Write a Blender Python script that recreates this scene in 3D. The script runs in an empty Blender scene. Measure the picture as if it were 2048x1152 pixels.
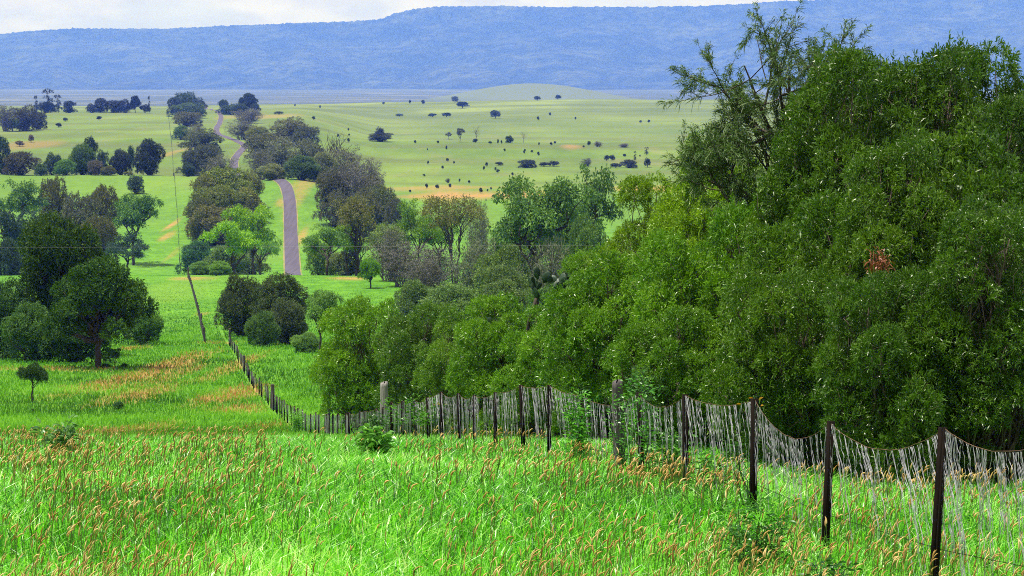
import bpy, math
import numpy as np
from mathutils import Vector, Matrix

S = bpy.context.scene
COL = S.collection
R = math.radians

# ------------------------------------------------------------------ camera
F = 4600.0                     # focal length in pixels of the 2048 px wide photograph
PITCH = math.atan((576 - 150) / F)
cp, sp = math.cos(PITCH), math.sin(PITCH)
cam_d = bpy.data.cameras.new('camera')
cam = bpy.data.objects.new('camera', cam_d)
COL.objects.link(cam)
cam.location = (0, 0, 0)
cam.rotation_euler = (math.pi / 2 - PITCH, 0, 0)
cam_d.sensor_width = 36
cam_d.lens = 36 * F / 2048
cam_d.clip_start = 0.1
cam_d.clip_end = 90000
S.camera = cam


def slope(py):
    """height per metre of distance seen at row py"""
    v = -(np.asarray(py, float) - 576) / F
    return (-sp + v * cp) / (cp + v * sp)


def at(px, py, Y):
    v = -(py - 576) / F
    dy = cp + v * sp
    return ((px - 1024) / F / dy * Y, Y, float(slope(py)) * Y)


# ------------------------------------------------------------------ noise
def vnoise(x, y, seed=0):
    x = np.asarray(x, float); y = np.asarray(y, float)
    xi = np.floor(x).astype(np.int64); yi = np.floor(y).astype(np.int64)
    fx = x - xi; fy = y - yi
    fx = fx * fx * (3 - 2 * fx); fy = fy * fy * (3 - 2 * fy)

    def h(a, b):
        n = (a * 374761393 + b * 668265263 + seed * 1442695041) & 0xFFFFFFFF
        n = ((n ^ (n >> 13)) * 1274126177) & 0xFFFFFFFF
        return ((n ^ (n >> 16)) & 0xFFFF) / 65535.0
    return (h(xi, yi) * (1 - fx) + h(xi + 1, yi) * fx) * (1 - fy) + (h(xi, yi + 1) * (1 - fx) + h(xi + 1, yi + 1) * fx) * fy


def fbm(x, y, seed=0, o=4):
    t = 0; a = .5; s = 0
    for k in range(o):
        t = t + a * vnoise(x * 2 ** k, y * 2 ** k, seed + k * 17); s += a; a *= .5
    return t / s


# ------------------------------------------------------------------ terrain
KY = [20, 23, 26, 30, 33, 38, 42, 47, 57, 66, 82, 102, 125, 155, 210, 268, 300, 380, 450,
      540, 640, 676, 760, 900, 1000, 1150, 1300, 1600, 2000, 2500, 3200, 4200, 5500, 7000, 10000]
NEAR = [1215, 1130, 1050, 995, 970, 945, 924, 912, 898, 892, 886, 880]
COLS = {
    0:    NEAR + [850, 808, 742, 692, 672, 612, 556, 578, 553, 540, 475, 398, 353, 362, 318, 276, 246, 224, 222, 213, 214, 216, 201],
    300:  NEAR + [854, 814, 746, 690, 672, 612, 556, 578, 553, 540, 475, 398, 353, 362, 318, 276, 246, 224, 222, 213, 214, 216, 201],
    580:  NEAR + [858, 818, 750, 690, 672, 612, 556, 578, 553, 540, 472, 359, 366, 352, 312, 272, 242, 223, 217, 209, 212, 216, 201],
    800:  NEAR + [858, 818, 750, 690, 672, 612, 556, 578, 560, 545, 490, 402, 386, 360, 336, 287, 292, 262, 234, 206, 212, 216, 201],
    1150: NEAR + [858, 818, 750, 690, 672, 612, 556, 578, 560, 545, 490, 402, 386, 360, 336, 286, 291, 256, 225, 200, 208, 216, 201],
    1420: NEAR[:3] + [1000, 975, 950, 932, 922, 908, 900, 893, 885] + [858, 818, 750, 690, 672, 612, 556, 578, 560, 545, 490, 402, 386, 360, 336, 286, 291, 256, 225, 201, 208, 216, 201],
    1750: NEAR[:2] + [1060, 1018, 1000, 982, 968, 958, 945, 935, 925, 912] + [880, 830, 755, 692, 672, 612, 556, 578, 560, 545, 490, 402, 386, 360, 336, 286, 291, 256, 225, 202, 208, 216, 201],
    2048: NEAR[:2] + [1060, 1022, 1006, 990, 976, 966, 952, 942, 930, 916] + [882, 832, 750, 690, 672, 612, 556, 578, 560, 545, 490, 402, 386, 360, 336, 286, 291, 256, 225, 204, 208, 216, 201],
}
TY = np.concatenate([np.linspace(-40, 10, 26)[:-1], np.exp(np.linspace(math.log(10), math.log(26000), 760))])


def pchip(x, y, q):
    h = np.diff(x); d = np.diff(y) / h
    m = np.zeros_like(y)
    for i in range(1, len(y) - 1):
        if d[i - 1] * d[i] > 0:
            w1 = 2 * h[i] + h[i - 1]; w2 = h[i] + 2 * h[i - 1]
            m[i] = (w1 + w2) / (w1 / d[i - 1] + w2 / d[i])
    m[0] = d[0]; m[-1] = d[-1]
    i = np.clip(np.searchsorted(x, q) - 1, 0, len(h) - 1)
    t = np.clip((q - x[i]) / h[i], 0, 1)
    return (y[i] * (1 + 2 * t) * (1 - t) ** 2 + m[i] * h[i] * t * (1 - t) ** 2
            + y[i + 1] * t * t * (3 - 2 * t) + m[i + 1] * h[i] * t * t * (t - 1))


colpx = np.array(sorted(COLS), float)
ZT = []
for c in sorted(COLS):
    ky = np.array([-60, -40, 0, 10] + KY + [16000, 26000], float)
    kz = np.array([4, 2.4, -1.75, -3.05] + [float(slope(p)) * y for p, y in zip(COLS[c], KY)] + [-116, -118], float)
    ZT.append(pchip(ky, kz, TY))
ZT = np.array(ZT).T                                   # rows: TY, columns: colpx


def terrain(X, Y):
    X = np.asarray(X, float); Y = np.asarray(Y, float)
    px = 1024 + F * X / np.maximum(Y, 30)
    c = np.clip(np.interp(px, colpx, np.arange(len(colpx))), 0, len(colpx) - 1.0001)
    ci = c.astype(int); cf = c - ci; cf = cf * cf * (3 - 2 * cf)
    r = np.clip(np.interp(Y, TY, np.arange(len(TY))), 0, len(TY) - 1.0001)
    ri = r.astype(int); rf = r - ri
    z = (ZT[ri, ci] * (1 - rf) + ZT[ri + 1, ci] * rf) * (1 - cf) + (ZT[ri, ci + 1] * (1 - rf) + ZT[ri + 1, ci + 1] * rf) * cf
    amp = np.clip(np.abs(Y) / 250, .1, 1.0)
    z = z + (fbm(X / 9, Y / 9, 3, 3) - .5) * .5 * amp * np.clip((300 - Y) / 200, 0, 1)
    z = z + (fbm(X / 60, Y / 90, 5, 3) - .5) * 3.0 * np.clip((Y - 120) / 500, 0, 1) * np.clip((6000 - Y) / 2000, 0, 1)
    return z + 76 * pale_hill(X, Y)


def pale_hill(X, Y):                                  # the pale grassy hill below the range
    return np.exp(-((X - 70) / 330) ** 2 - ((Y - 8000) / 600) ** 2)


def hit(px, py, y0=12.0, y1=9000.0):
    ys = np.exp(np.linspace(math.log(y0), math.log(y1), 3000))
    v = -(py - 576) / F
    xs = (px - 1024) / F / (cp + v * sp) * ys
    g = slope(py) * ys - terrain(xs, ys)
    k = np.nonzero(g <= 0)[0]
    return float(ys[k[0]]) if len(k) else y1


def ground_at(px, py, y0=12.0):
    Y = hit(px, py, y0)
    x = at(px, py, Y)[0]
    return np.array([x, Y, float(terrain(x, Y))])


# ------------------------------------------------------------------ mesh helpers
def mesh(name, V, faces, mat=None, attrs=None, smooth=False):
    """faces: list of int arrays (m,k); attrs: {name: per-face array}"""
    if not isinstance(faces, list):
        faces = [faces]
    me = bpy.data.meshes.new(name)
    V = np.asarray(V, np.float32)
    me.vertices.add(len(V)); me.vertices.foreach_set('co', V.ravel())
    idx = np.concatenate([np.asarray(f, np.int32).ravel() for f in faces])
    tot = np.concatenate([np.full(len(f), f.shape[1], np.int32) for f in faces])
    me.loops.add(len(idx)); me.loops.foreach_set('vertex_index', idx)
    me.polygons.add(len(tot))
    me.polygons.foreach_set('loop_start', np.concatenate([[0], np.cumsum(tot)[:-1]]).astype(np.int32))
    me.update(calc_edges=True)
    for k, a in (attrs or {}).items():
        at_ = me.attributes.new(k, 'FLOAT', 'FACE' if len(a) == len(tot) else 'POINT')
        at_.data.foreach_set('value', np.asarray(a, np.float32))
    if smooth:
        me.polygons.foreach_set('use_smooth', np.ones(len(tot), bool))
    if mat:
        me.materials.append(mat)
    me.validate()
    return me


def link(name, data, parent=None, loc=None, **props):
    o = bpy.data.objects.new(name, data)
    COL.objects.link(o)
    if parent:
        o.parent = parent
    if loc is not None:
        o.location = loc
    for k, v in props.items():
        if v is not None:
            o[k] = v
    return o


class MB:
    def __init__(s): s.v = []; s.f = {}; s.n = 0

    def add(s, V, Fs):
        V = np.asarray(V, float); Fs = np.asarray(Fs, int)
        s.v.append(V); s.f.setdefault(Fs.shape[1], []).append(Fs + s.n); s.n += len(V)

    def tube(s, P, rad, sides=5, cap=True):
        P = np.asarray(P, float); n = len(P)
        rad = np.full(n, rad, float) if np.isscalar(rad) else np.asarray(rad, float)
        T = np.gradient(P, axis=0); T /= np.linalg.norm(T, axis=1)[:, None] + 1e-9
        ref = np.where(np.abs(T[:, 2:3]) > .9, [[1., 0, 0]], [[0, 0, 1.]])
        A = np.cross(T, ref); A /= np.linalg.norm(A, axis=1)[:, None] + 1e-9
        B = np.cross(T, A)
        a = np.arange(sides) * 2 * math.pi / sides
        V = P[:, None] + rad[:, None, None] * (np.cos(a)[None, :, None] * A[:, None] + np.sin(a)[None, :, None] * B[:, None])
        i = np.arange(n - 1)[:, None] * sides; j = np.arange(sides)[None]; k = (j + 1) % sides
        Q = np.stack([i + j, i + k, i + sides + k, i + sides + j], -1).reshape(-1, 4)
        s.add(V.reshape(-1, 3), Q)
        if cap:
            s.f.setdefault(sides, []).append(np.array([np.arange(sides) + s.n - sides]))
        return s

    def box(s, lo, hi):
        x0, y0, z0 = lo; x1, y1, z1 = hi
        s.add([(x0, y0, z0), (x1, y0, z0), (x1, y1, z0), (x0, y1, z0), (x0, y0, z1), (x1, y0, z1), (x1, y1, z1), (x0, y1, z1)],
              [(3, 2, 1, 0), (4, 5, 6, 7), (0, 1, 5, 4), (1, 2, 6, 5), (2, 3, 7, 6), (3, 0, 4, 7)])
        return s

    def mesh(s, name, mat, smooth=False):
        return mesh(name, np.concatenate(s.v), [np.concatenate(f) for f in s.f.values()], mat, smooth=smooth)


def unit(a):
    return a / (np.linalg.norm(a, axis=-1, keepdims=True) + 1e-9)


def cards(P, D, L, W, rng, droop=0.0, two=False):
    """leaf shaped faces: kite (one quad) or bent (two quads)"""
    n = len(P)
    D = unit(D); side = unit(np.cross(D, rng.normal(size=(n, 3))))
    L = np.broadcast_to(L, (n,))[:, None]; W = np.broadcast_to(W, (n,))[:, None] * .5
    dz = np.zeros((n, 3)); dz[:, 2] = -1
    if two:
        m1 = P + D * L * .35; m2 = P + D * L * .7 + dz * L * droop * .45; t = P + D * L * .93 + dz * L * droop
        V = np.stack([P, m1 + side * W, m2 + side * W * .8, t, m2 - side * W * .8, m1 - side * W], 1)
        b = np.arange(n)[:, None] * 6
        Fq = np.concatenate([b + [[0, 1, 2, 5]], b + [[2, 3, 4, 5]]], 1).reshape(-1, 4)
        return V.reshape(-1, 3), Fq, 2
    m = P + D * L * .45; t = P + D * L + dz * L * droop
    V = np.stack([P, m + side * W, t, m - side * W], 1)
    return V.reshape(-1, 3), np.arange(4 * n).reshape(n, 4), 1


def crown(rng, C, Rd, sprays, per, L, W, spread, mat, name='crown', droop=.2, two=False, up=.35, out=.7, low=-.5, shell=.5, keep=.2, jit=.16):
    """foliage as sprays of leaves near the surface of a union of lobes"""
    C = np.asarray(C, float); Rd = np.asarray(Rd, float)
    if Rd.ndim == 1:
        Rd = Rd[:, None] * np.ones((1, 3))
    w = Rd.prod(1) ** (2 / 3); w /= w.sum()
    P = np.zeros((0, 3)); N = np.zeros((0, 3)); LB = np.zeros(0, int)
    while len(P) < sprays:
        k = rng.choice(len(C), sprays * 2, p=w)
        d = unit(rng.normal(size=(len(k), 3)))
        ok = d[:, 2] > low + .35 * rng.random(len(k))
        k = k[ok]; d = d[ok]
        r = (1 - shell * rng.random(len(k)) ** 1.8) * np.clip(1 + jit * rng.normal(size=len(k)), .7, 1.5)
        p = C[k] + Rd[k] * d * r[:, None]
        q = np.min(np.linalg.norm((p[:, None] - C[None]) / Rd[None], axis=2), axis=1)
        ok = (q > .72) | (rng.random(len(k)) < keep)
        P = np.concatenate([P, p[ok]]); N = np.concatenate([N, d[ok]]); LB = np.concatenate([LB, k[ok]])
    P = P[:sprays]; N = N[:sprays]; LB = LB[:sprays]
    lobev = rng.random(len(C))
    cv = np.clip(.5 * rng.random(sprays) + .5 * lobev[LB], 0, 1)
    i = np.repeat(np.arange(sprays), per)
    n = len(i)
    p = P[i] + rng.normal(size=(n, 3)) * spread
    D = N[i] * out + rng.normal(size=(n, 3)) * .6
    D[:, 2] += up
    V, Fq, m = cards(p, D, L * (.6 + .8 * rng.random(n)), W * (.6 + .8 * rng.random(n)), rng, droop, two)
    return mesh(name, V, Fq, mat, {'var': np.repeat(rng.random(n), m), 'clump': np.repeat(cv[i], m)})


# ------------------------------------------------------------------ materials
def nodes(name):
    m = bpy.data.materials.new(name); m.use_nodes = True
    nt = m.node_tree; nt.nodes.clear()
    return m, nt


def N_(nt, t, **kw):
    n = nt.nodes.new(t)
    for k, v in kw.items():
        if k.startswith('i_'):
            n.inputs[k[2:].replace('_', ' ')].default_value = v
        else:
            setattr(n, k, v)
    return n


def mixc(nt, fac, a, b, mode='MIX'):
    n = nt.nodes.new('ShaderNodeMix'); n.data_type = 'RGBA'; n.blend_type = mode
    for sock, v in ((n.inputs[0], fac), (n.inputs[6], a), (n.inputs[7], b)):
        if hasattr(v, 'links'):
            nt.links.new(v, sock)
        elif isinstance(v, (int, float)):
            sock.default_value = v
        else:
            sock.default_value = (*v, 1) if len(v) == 3 else v
    return n.outputs[2]


def ramp(nt, val, stops):
    n = nt.nodes.new('ShaderNodeMapRange')
    n.inputs[1].default_value, n.inputs[2].default_value = stops[0][0], stops[1][0]
    n.inputs[3].default_value, n.inputs[4].default_value = stops[0][1], stops[1][1]
    nt.links.new(val, n.inputs[0])
    return n.outputs[0]


def leaf_mat(name, second, rough=.42, spec=.3, trans=.3, second_at=.78, tcol=(1.25, 1.35, .6)):
    """leaf colour = object colour, varied leaf by leaf and spray by spray, with some leaves of a second colour"""
    m, nt = nodes(name)
    oi = N_(nt, 'ShaderNodeObjectInfo')
    va = N_(nt, 'ShaderNodeAttribute', attribute_name='var'); ca = N_(nt, 'ShaderNodeAttribute', attribute_name='clump')
    val = N_(nt, 'ShaderNodeMath', operation='MULTIPLY_ADD'); nt.links.new(ca.outputs['Fac'], val.inputs[0]); val.inputs[1].default_value = .7
    v2 = N_(nt, 'ShaderNodeMath', operation='MULTIPLY_ADD'); nt.links.new(va.outputs['Fac'], v2.inputs[0]); v2.inputs[1].default_value = .5; v2.inputs[2].default_value = .4
    nt.links.new(v2.outputs[0], val.inputs[2])
    hs = N_(nt, 'ShaderNodeHueSaturation'); nt.links.new(oi.outputs['Color'], hs.inputs['Color']); nt.links.new(val.outputs[0], hs.inputs['Value'])
    hs.inputs['Hue'].default_value = .5
    hh = ramp(nt, ca.outputs['Fac'], ((0, .515), (1, .485))); nt.links.new(hh, hs.inputs['Hue'])
    f2 = ramp(nt, va.outputs['Fac'], ((second_at, 0), (min(second_at + .12, 1.0), .85)))
    f3 = N_(nt, 'ShaderNodeMath', operation='MULTIPLY'); nt.links.new(f2, f3.inputs[0]); nt.links.new(oi.outputs['Alpha'], f3.inputs[1])
    c = mixc(nt, f3.outputs[0], hs.outputs[0], second)
    bs = N_(nt, 'ShaderNodeBsdfPrincipled'); nt.links.new(c, bs.inputs['Base Color'])
    bs.inputs['Roughness'].default_value = rough; bs.inputs['Specular IOR Level'].default_value = spec
    tr = N_(nt, 'ShaderNodeBsdfTranslucent'); nt.links.new(mixc(nt, 1.0, c, tcol, 'MULTIPLY'), tr.inputs['Color'])
    mx = N_(nt, 'ShaderNodeMixShader'); mx.inputs[0].default_value = trans
    nt.links.new(bs.outputs[0], mx.inputs[1]); nt.links.new(tr.outputs[0], mx.inputs[2])
    out = N_(nt, 'ShaderNodeOutputMaterial'); nt.links.new(mx.outputs[0], out.inputs['Surface'])
    return m


def simple_mat(name, c1, c2, scale=8, rough=.8, stretch=(1, 1, 1), bump=.3, metallic=0.0, spec=.4):
    m, nt = nodes(name)
    tc = N_(nt, 'ShaderNodeTexCoord'); mp = N_(nt, 'ShaderNodeMapping'); mp.inputs['Scale'].default_value = stretch
    nt.links.new(tc.outputs['Object'], mp.inputs[0])
    no = N_(nt, 'ShaderNodeTexNoise', i_Scale=float(scale), i_Detail=6.0, i_Roughness=.65); nt.links.new(mp.outputs[0], no.inputs['Vector'])
    f = ramp(nt, no.outputs['Fac'], ((.35, 0), (.65, 1)))
    bs = N_(nt, 'ShaderNodeBsdfPrincipled'); nt.links.new(mixc(nt, f, c1, c2), bs.inputs['Base Color'])
    bs.inputs['Roughness'].default_value = rough; bs.inputs['Metallic'].default_value = metallic; bs.inputs['Specular IOR Level'].default_value = spec
    bp = N_(nt, 'ShaderNodeBump', i_Strength=bump, i_Distance=.02); nt.links.new(no.outputs['Fac'], bp.inputs['Height'])
    nt.links.new(bp.outputs[0], bs.inputs['Normal'])
    out = N_(nt, 'ShaderNodeOutputMaterial'); nt.links.new(bs.outputs[0], out.inputs['Surface'])
    return m


M_WATTLE = leaf_mat('wattle_leaf', (.24, .31, .07), rough=.34, spec=.40, trans=.34, second_at=.87)
M_LEAF = leaf_mat('tree_leaf', (.15, .125, .05), rough=.55, spec=.12, trans=.25, second_at=.6)
M_SCRUB = leaf_mat('grey_twig', (.11, .105, .085), rough=.7, spec=.2, trans=.1, second_at=.35, tcol=(1, 1, 1))
M_NEEDLE = leaf_mat('she_oak_needle', (.11, .10, .06), rough=.5, spec=.4, trans=.2, second_at=.8)
M_DEADLEAF = leaf_mat('dead_leaf', (.28, .12, .05), rough=.5, spec=.4, trans=.2)
M_BARK = simple_mat('dark_bark', (.030, .022, .017), (.075, .058, .045), 14, .9, (1, 1, .25), .6)
M_BARK_BROWN = simple_mat('brown_bark', (.050, .036, .026), (.13, .10, .08), 14, .9, (1, 1, .25), .6)
M_BARK_GREY = simple_mat('grey_bark', (.11, .10, .10), (.21, .19, .18), 10, .9, (1, 1, .3), .5)
M_PICKET = simple_mat('painted_steel', (.004, .0035, .003), (.014, .008, .006), 30, .8, (1, 1, .4), .3, 0, .08)
M_WOOD = simple_mat('weathered_timber', (.10, .095, .095), (.30, .28, .27), 22, .9, (1, 1, .12), .9)
M_WOOD_DARK = simple_mat('old_dark_timber', (.030, .027, .027), (.11, .10, .10), 22, .9, (1, 1, .12), .9)
M_WIRE = simple_mat('galvanised_wire', (.30, .30, .34), (.46, .46, .50), 6, .45, (1, 1, 1), 0, .25)
M_RUST = simple_mat('rusty_wire', (.09, .045, .028), (.20, .11, .065), 8, .8, (1, 1, 1), 0)
M_PAD = simple_mat('cactus_skin', (.012, .036, .016), (.032, .066, .032), 9, .5, (1, 1, 1), .2)
M_ROAD = simple_mat('asphalt', (.055, .046, .074), (.088, .075, .110), .35, .85, (3, .12, 1), 0)
M_GRAVEL = simple_mat('gravel_verge', (.10, .18, .022), (.26, .19, .085), .4, .9, (1, .2, 1), 0)


# ------------------------------------------------------------------ ground sheet
DRY = [  # px, py, half width px, half height px, strength : patches of dry seeding grass and bare red soil
    (300, 745, 42, 40, .8), (285, 790, 45, 18, .7), (345, 755, 20, 25, .6), (465, 735, 22, 32, .6), (465, 790, 42, 18, .9), (480, 820, 50, 9, .8),
    (540, 855, 40, 8, .7), (110, 739, 120, 3, .8), (30, 697, 60, 3, .9), (268, 697, 25, 4, .7), (380, 557, 45, 3, .7), (258, 865, 50, 14, .6),
    (405, 628, 12, 3, .6), (440, 686, 40, 2, .6),
    (340, 452, 8, 12, 1.), (332, 474, 11, 11, 1.), (345, 510, 5, 18, .5), (600, 478, 8, 20, .6), (572, 404, 16, 8, .6), (616, 368, 22, 9, .65),
    (975, 391, 160, 6, .9), (880, 376, 120, 4, .5), (1290, 377, 90, 6, .8), (700, 557, 50, 3, .7),
    (345, 305, 14, 12, .4), (60, 290, 50, 8, .35), (470, 233, 30, 5, .3), (1145, 294, 20, 4, .5), (540, 233, 40, 4, .35)]


def build_ground():
    us = np.concatenate([np.linspace(-.75, -.27, 36)[:-1], np.linspace(-.27, .27, 400), np.linspace(.27, .75, 36)[1:]])
    U, Yg = np.meshgrid(us, TY)
    X = U * (np.maximum(Yg, -20) + 32)
    Z = terrain(X, Yg)
    nr, nc = X.shape
    dry = np.zeros_like(X)
    wob = (fbm(X / (1 + Yg * .012), Yg / (1 + Yg * .05), 11, 4) - .5) * 1.7
    for px, py, rx, ry, s in DRY:
        g = ground_at(px, py, 60); a = hit(px, py + ry, 60); b = hit(px, py - ry, 60)
        if b > g[1] * 1.6: b = g[1] + (g[1] - a)
        ryw = max((b - a) / 2, 1); rxw = rx * g[1] / F
        d = np.sqrt(((X - g[0]) / rxw) ** 2 + ((Yg - (a + b) / 2) / ryw) ** 2)
        dry = np.maximum(dry, s * np.clip(1.45 - d + wob * .9, 0, 1) ** .8)
    k = np.arange(nr * nc).reshape(nr, nc)
    Q = np.stack([k[:-1, :-1], k[:-1, 1:], k[1:, 1:], k[1:, :-1]], -1).reshape(-1, 4)
    m, nt = nodes('pasture')
    geo = N_(nt, 'ShaderNodeNewGeometry')
    sep = N_(nt, 'ShaderNodeSeparateXYZ'); nt.links.new(geo.outputs['Position'], sep.inputs[0])

    def noise(scale, detail=5, rough=.6, sy=1.0):
        mp = N_(nt, 'ShaderNodeMapping'); mp.inputs['Scale'].default_value = (1, sy, 1); nt.links.new(geo.outputs['Position'], mp.inputs[0])
        n = N_(nt, 'ShaderNodeTexNoise', i_Scale=scale, i_Detail=float(detail), i_Roughness=rough); nt.links.new(mp.outputs[0], n.inputs['Vector'])
        return n.outputs['Fac']
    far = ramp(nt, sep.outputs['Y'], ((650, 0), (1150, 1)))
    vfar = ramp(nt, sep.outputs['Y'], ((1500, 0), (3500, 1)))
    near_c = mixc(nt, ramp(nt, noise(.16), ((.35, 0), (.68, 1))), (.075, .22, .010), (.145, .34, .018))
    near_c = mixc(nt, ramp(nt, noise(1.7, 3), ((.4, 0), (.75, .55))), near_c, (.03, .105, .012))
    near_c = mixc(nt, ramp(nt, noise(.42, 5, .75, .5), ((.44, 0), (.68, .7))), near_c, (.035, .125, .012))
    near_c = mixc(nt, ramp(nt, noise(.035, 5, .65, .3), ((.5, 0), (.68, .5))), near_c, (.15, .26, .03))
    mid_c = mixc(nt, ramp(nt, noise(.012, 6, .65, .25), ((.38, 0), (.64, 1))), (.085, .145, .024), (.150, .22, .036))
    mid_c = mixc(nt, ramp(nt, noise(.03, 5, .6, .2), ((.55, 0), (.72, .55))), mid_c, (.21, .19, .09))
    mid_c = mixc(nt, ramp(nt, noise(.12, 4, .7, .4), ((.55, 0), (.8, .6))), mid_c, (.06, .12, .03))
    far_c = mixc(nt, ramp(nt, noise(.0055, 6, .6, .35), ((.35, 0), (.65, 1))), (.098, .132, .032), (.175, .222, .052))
    mid_c = mixc(nt, ramp(nt, noise(.0035, 5, .6, 3.2), ((.45, 0), (.62, .6))), mid_c, (.085, .10, .035))  # dark cross bands: pasture tone, with cloud shade painted into the colour
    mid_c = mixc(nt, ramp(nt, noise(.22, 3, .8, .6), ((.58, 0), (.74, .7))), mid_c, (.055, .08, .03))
    far_c = mixc(nt, ramp(nt, noise(.0022, 5, .6, 3.0), ((.45, 0), (.62, .65))), far_c, (.075, .105, .032))  # same on the far plain: cloud shade painted in, mixed with pasture tone
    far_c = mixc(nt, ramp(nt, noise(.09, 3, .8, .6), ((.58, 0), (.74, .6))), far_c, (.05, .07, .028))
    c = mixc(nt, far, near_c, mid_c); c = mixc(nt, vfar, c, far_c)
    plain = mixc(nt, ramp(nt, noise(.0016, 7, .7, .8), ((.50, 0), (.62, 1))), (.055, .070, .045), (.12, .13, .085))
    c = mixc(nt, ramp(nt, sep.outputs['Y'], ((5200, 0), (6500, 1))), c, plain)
    ha = N_(nt, 'ShaderNodeAttribute', attribute_name='hill')
    c = mixc(nt, ramp(nt, ha.outputs['Fac'], ((.05, 0), (.4, .9))), c, (.11, .14, .085))
    da = N_(nt, 'ShaderNodeAttribute', attribute_name='dry')
    dn = N_(nt, 'ShaderNodeMath', operation='MULTIPLY'); nt.links.new(da.outputs['Fac'], dn.inputs[0])
    nt.links.new(ramp(nt, noise(.55, 5, .7, .5), ((.30, .25), (.6, 1))), dn.inputs[1])
    c = mixc(nt, dn.outputs[0], c, (.44, .20, .085))
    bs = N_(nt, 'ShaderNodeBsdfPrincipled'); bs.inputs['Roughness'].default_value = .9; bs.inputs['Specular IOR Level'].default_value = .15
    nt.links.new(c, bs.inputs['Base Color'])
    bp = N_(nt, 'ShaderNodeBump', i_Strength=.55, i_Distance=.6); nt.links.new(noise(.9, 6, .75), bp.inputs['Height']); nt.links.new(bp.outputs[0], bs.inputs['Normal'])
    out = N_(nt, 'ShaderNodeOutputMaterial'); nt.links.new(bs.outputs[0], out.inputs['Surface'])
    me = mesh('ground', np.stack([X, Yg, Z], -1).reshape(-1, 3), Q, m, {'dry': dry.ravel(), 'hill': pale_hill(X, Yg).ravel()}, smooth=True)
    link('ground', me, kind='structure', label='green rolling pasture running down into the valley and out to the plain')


build_ground()


# ------------------------------------------------------------------ the plateau range
def build_range():
    top = [(-600, 72), (0, 69), (60, 62), (150, 57), (320, 58), (450, 52), (600, 46), (700, 43), (765, 38), (790, 27), (830, 17), (880, 13), (1000, 12),
           (1120, 14), (1300, 14), (1400, 12), (1480, 8), (1560, 2), (1700, -2), (1800, -8), (2048, -30), (2600, -40)]
    us = np.linspace(-.36, .36, 1500)
    px = 1024 + us * F
    edge = 24000.
    zt = np.array([float(slope(p)) * edge for p in np.interp(px, [t[0] for t in top], [t[1] for t in top])])
    vs = np.concatenate([np.linspace(0, .94, 64), np.linspace(.945, 1, 12), np.linspace(1.02, 1.4, 10)])
    U, Vv = np.meshgrid(us, vs)
    Yg = 18400 + (edge - 18400) * Vv
    spur = np.abs(fbm(U * 17 + Vv * .8, Vv * 1.3, 31, 4) - .5) * 2
    gul = fbm(U * 60 + Vv * 2, Vv * 3, 37, 4) - .5
    X = U * Yg
    prof = np.interp(Vv, [0, .15, .35, .6, .8, .93, .975, 1.0, 1.4], [0, .05, .16, .37, .60, .80, .93, 1.0, .985])
    Z = -118 + (zt[None] + 118) * prof
    env = np.sin(np.clip(Vv, 0, 1) * math.pi) ** .8
    Z += env * ((spur - .3) * 320 + gul * 160)
    rng = np.random.default_rng(4)
    Z += (rng.random(Z.shape) - .5) * 10 * np.clip((Vv - .88) * 9, 0, 1) + (fbm(U * 700, Vv * 50, 41, 2) - .5) * 20 * np.clip((Vv - .6) * 3, .15, 1)
    nr, nc = X.shape
    k = np.arange(nr * nc).reshape(nr, nc)
    Q = np.stack([k[:-1, :-1], k[:-1, 1:], k[1:, 1:], k[1:, :-1]], -1).reshape(-1, 4)
    m, nt = nodes('forested_range')
    geo = N_(nt, 'ShaderNodeNewGeometry')
    n1 = N_(nt, 'ShaderNodeTexNoise', i_Scale=.0016, i_Detail=8.0, i_Roughness=.7); nt.links.new(geo.outputs['Position'], n1.inputs['Vector'])
    n2 = N_(nt, 'ShaderNodeTexNoise', i_Scale=.009, i_Detail=6.0, i_Roughness=.7); nt.links.new(geo.outputs['Position'], n2.inputs['Vector'])
    c = mixc(nt, ramp(nt, n1.outputs['Fac'], ((.4, 0), (.66, 1))), (.014, .024, .014), (.065, .08, .04))
    c = mixc(nt, ramp(nt, n2.outputs['Fac'], ((.45, 0), (.6, .8))), c, (.008, .014, .010))
    bs = N_(nt, 'ShaderNodeBsdfPrincipled'); bs.inputs['Roughness'].default_value = 1; bs.inputs['Specular IOR Level'].default_value = .1
    nt.links.new(c, bs.inputs['Base Color'])
    out = N_(nt, 'ShaderNodeOutputMaterial'); nt.links.new(bs.outputs[0], out.inputs['Surface'])
    link('hills', mesh('hills', np.stack([X, Yg, Z], -1).reshape(-1, 3), Q, m), kind='structure',
         label='long flat-topped forested range fading blue behind the plain')


build_range()


# ------------------------------------------------------------------ road
def spline(P, n):
    P = np.asarray(P, float); t = np.concatenate([[0], np.cumsum(np.linalg.norm(np.diff(P, axis=0), axis=1))])
    q = np.linspace(0, t[-1], n)
    return np.stack([pchip(t, P[:, i], q) if i != 9 else 0 for i in range(P.shape[1])], 1)


def ribbon(name, path, half, lift, mat, n=500, **kw):
    C = spline(path, n)
    T = unit(np.gradient(C, axis=0)); Nn = np.stack([-T[:, 1], T[:, 0]], 1)
    cols = []
    for s in (-1, -.5, 0, .5, 1):
        p = C + Nn * half * s
        z = terrain(p[:, 0], p[:, 1]) + lift * (1 + C[:, 1] / 1500)
        cols.append(np.stack([p[:, 0], p[:, 1], z], 1))
    V = np.stack(cols, 1).reshape(-1, 3)
    i = np.arange(n - 1)[:, None] * 5; j = np.arange(4)[None]
    Q = np.stack([i + j + 1, i + j, i + j + 5, i + j + 6], -1).reshape(-1, 4)
    link(name, mesh(name, V, Q, mat, smooth=True), **kw)


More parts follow.
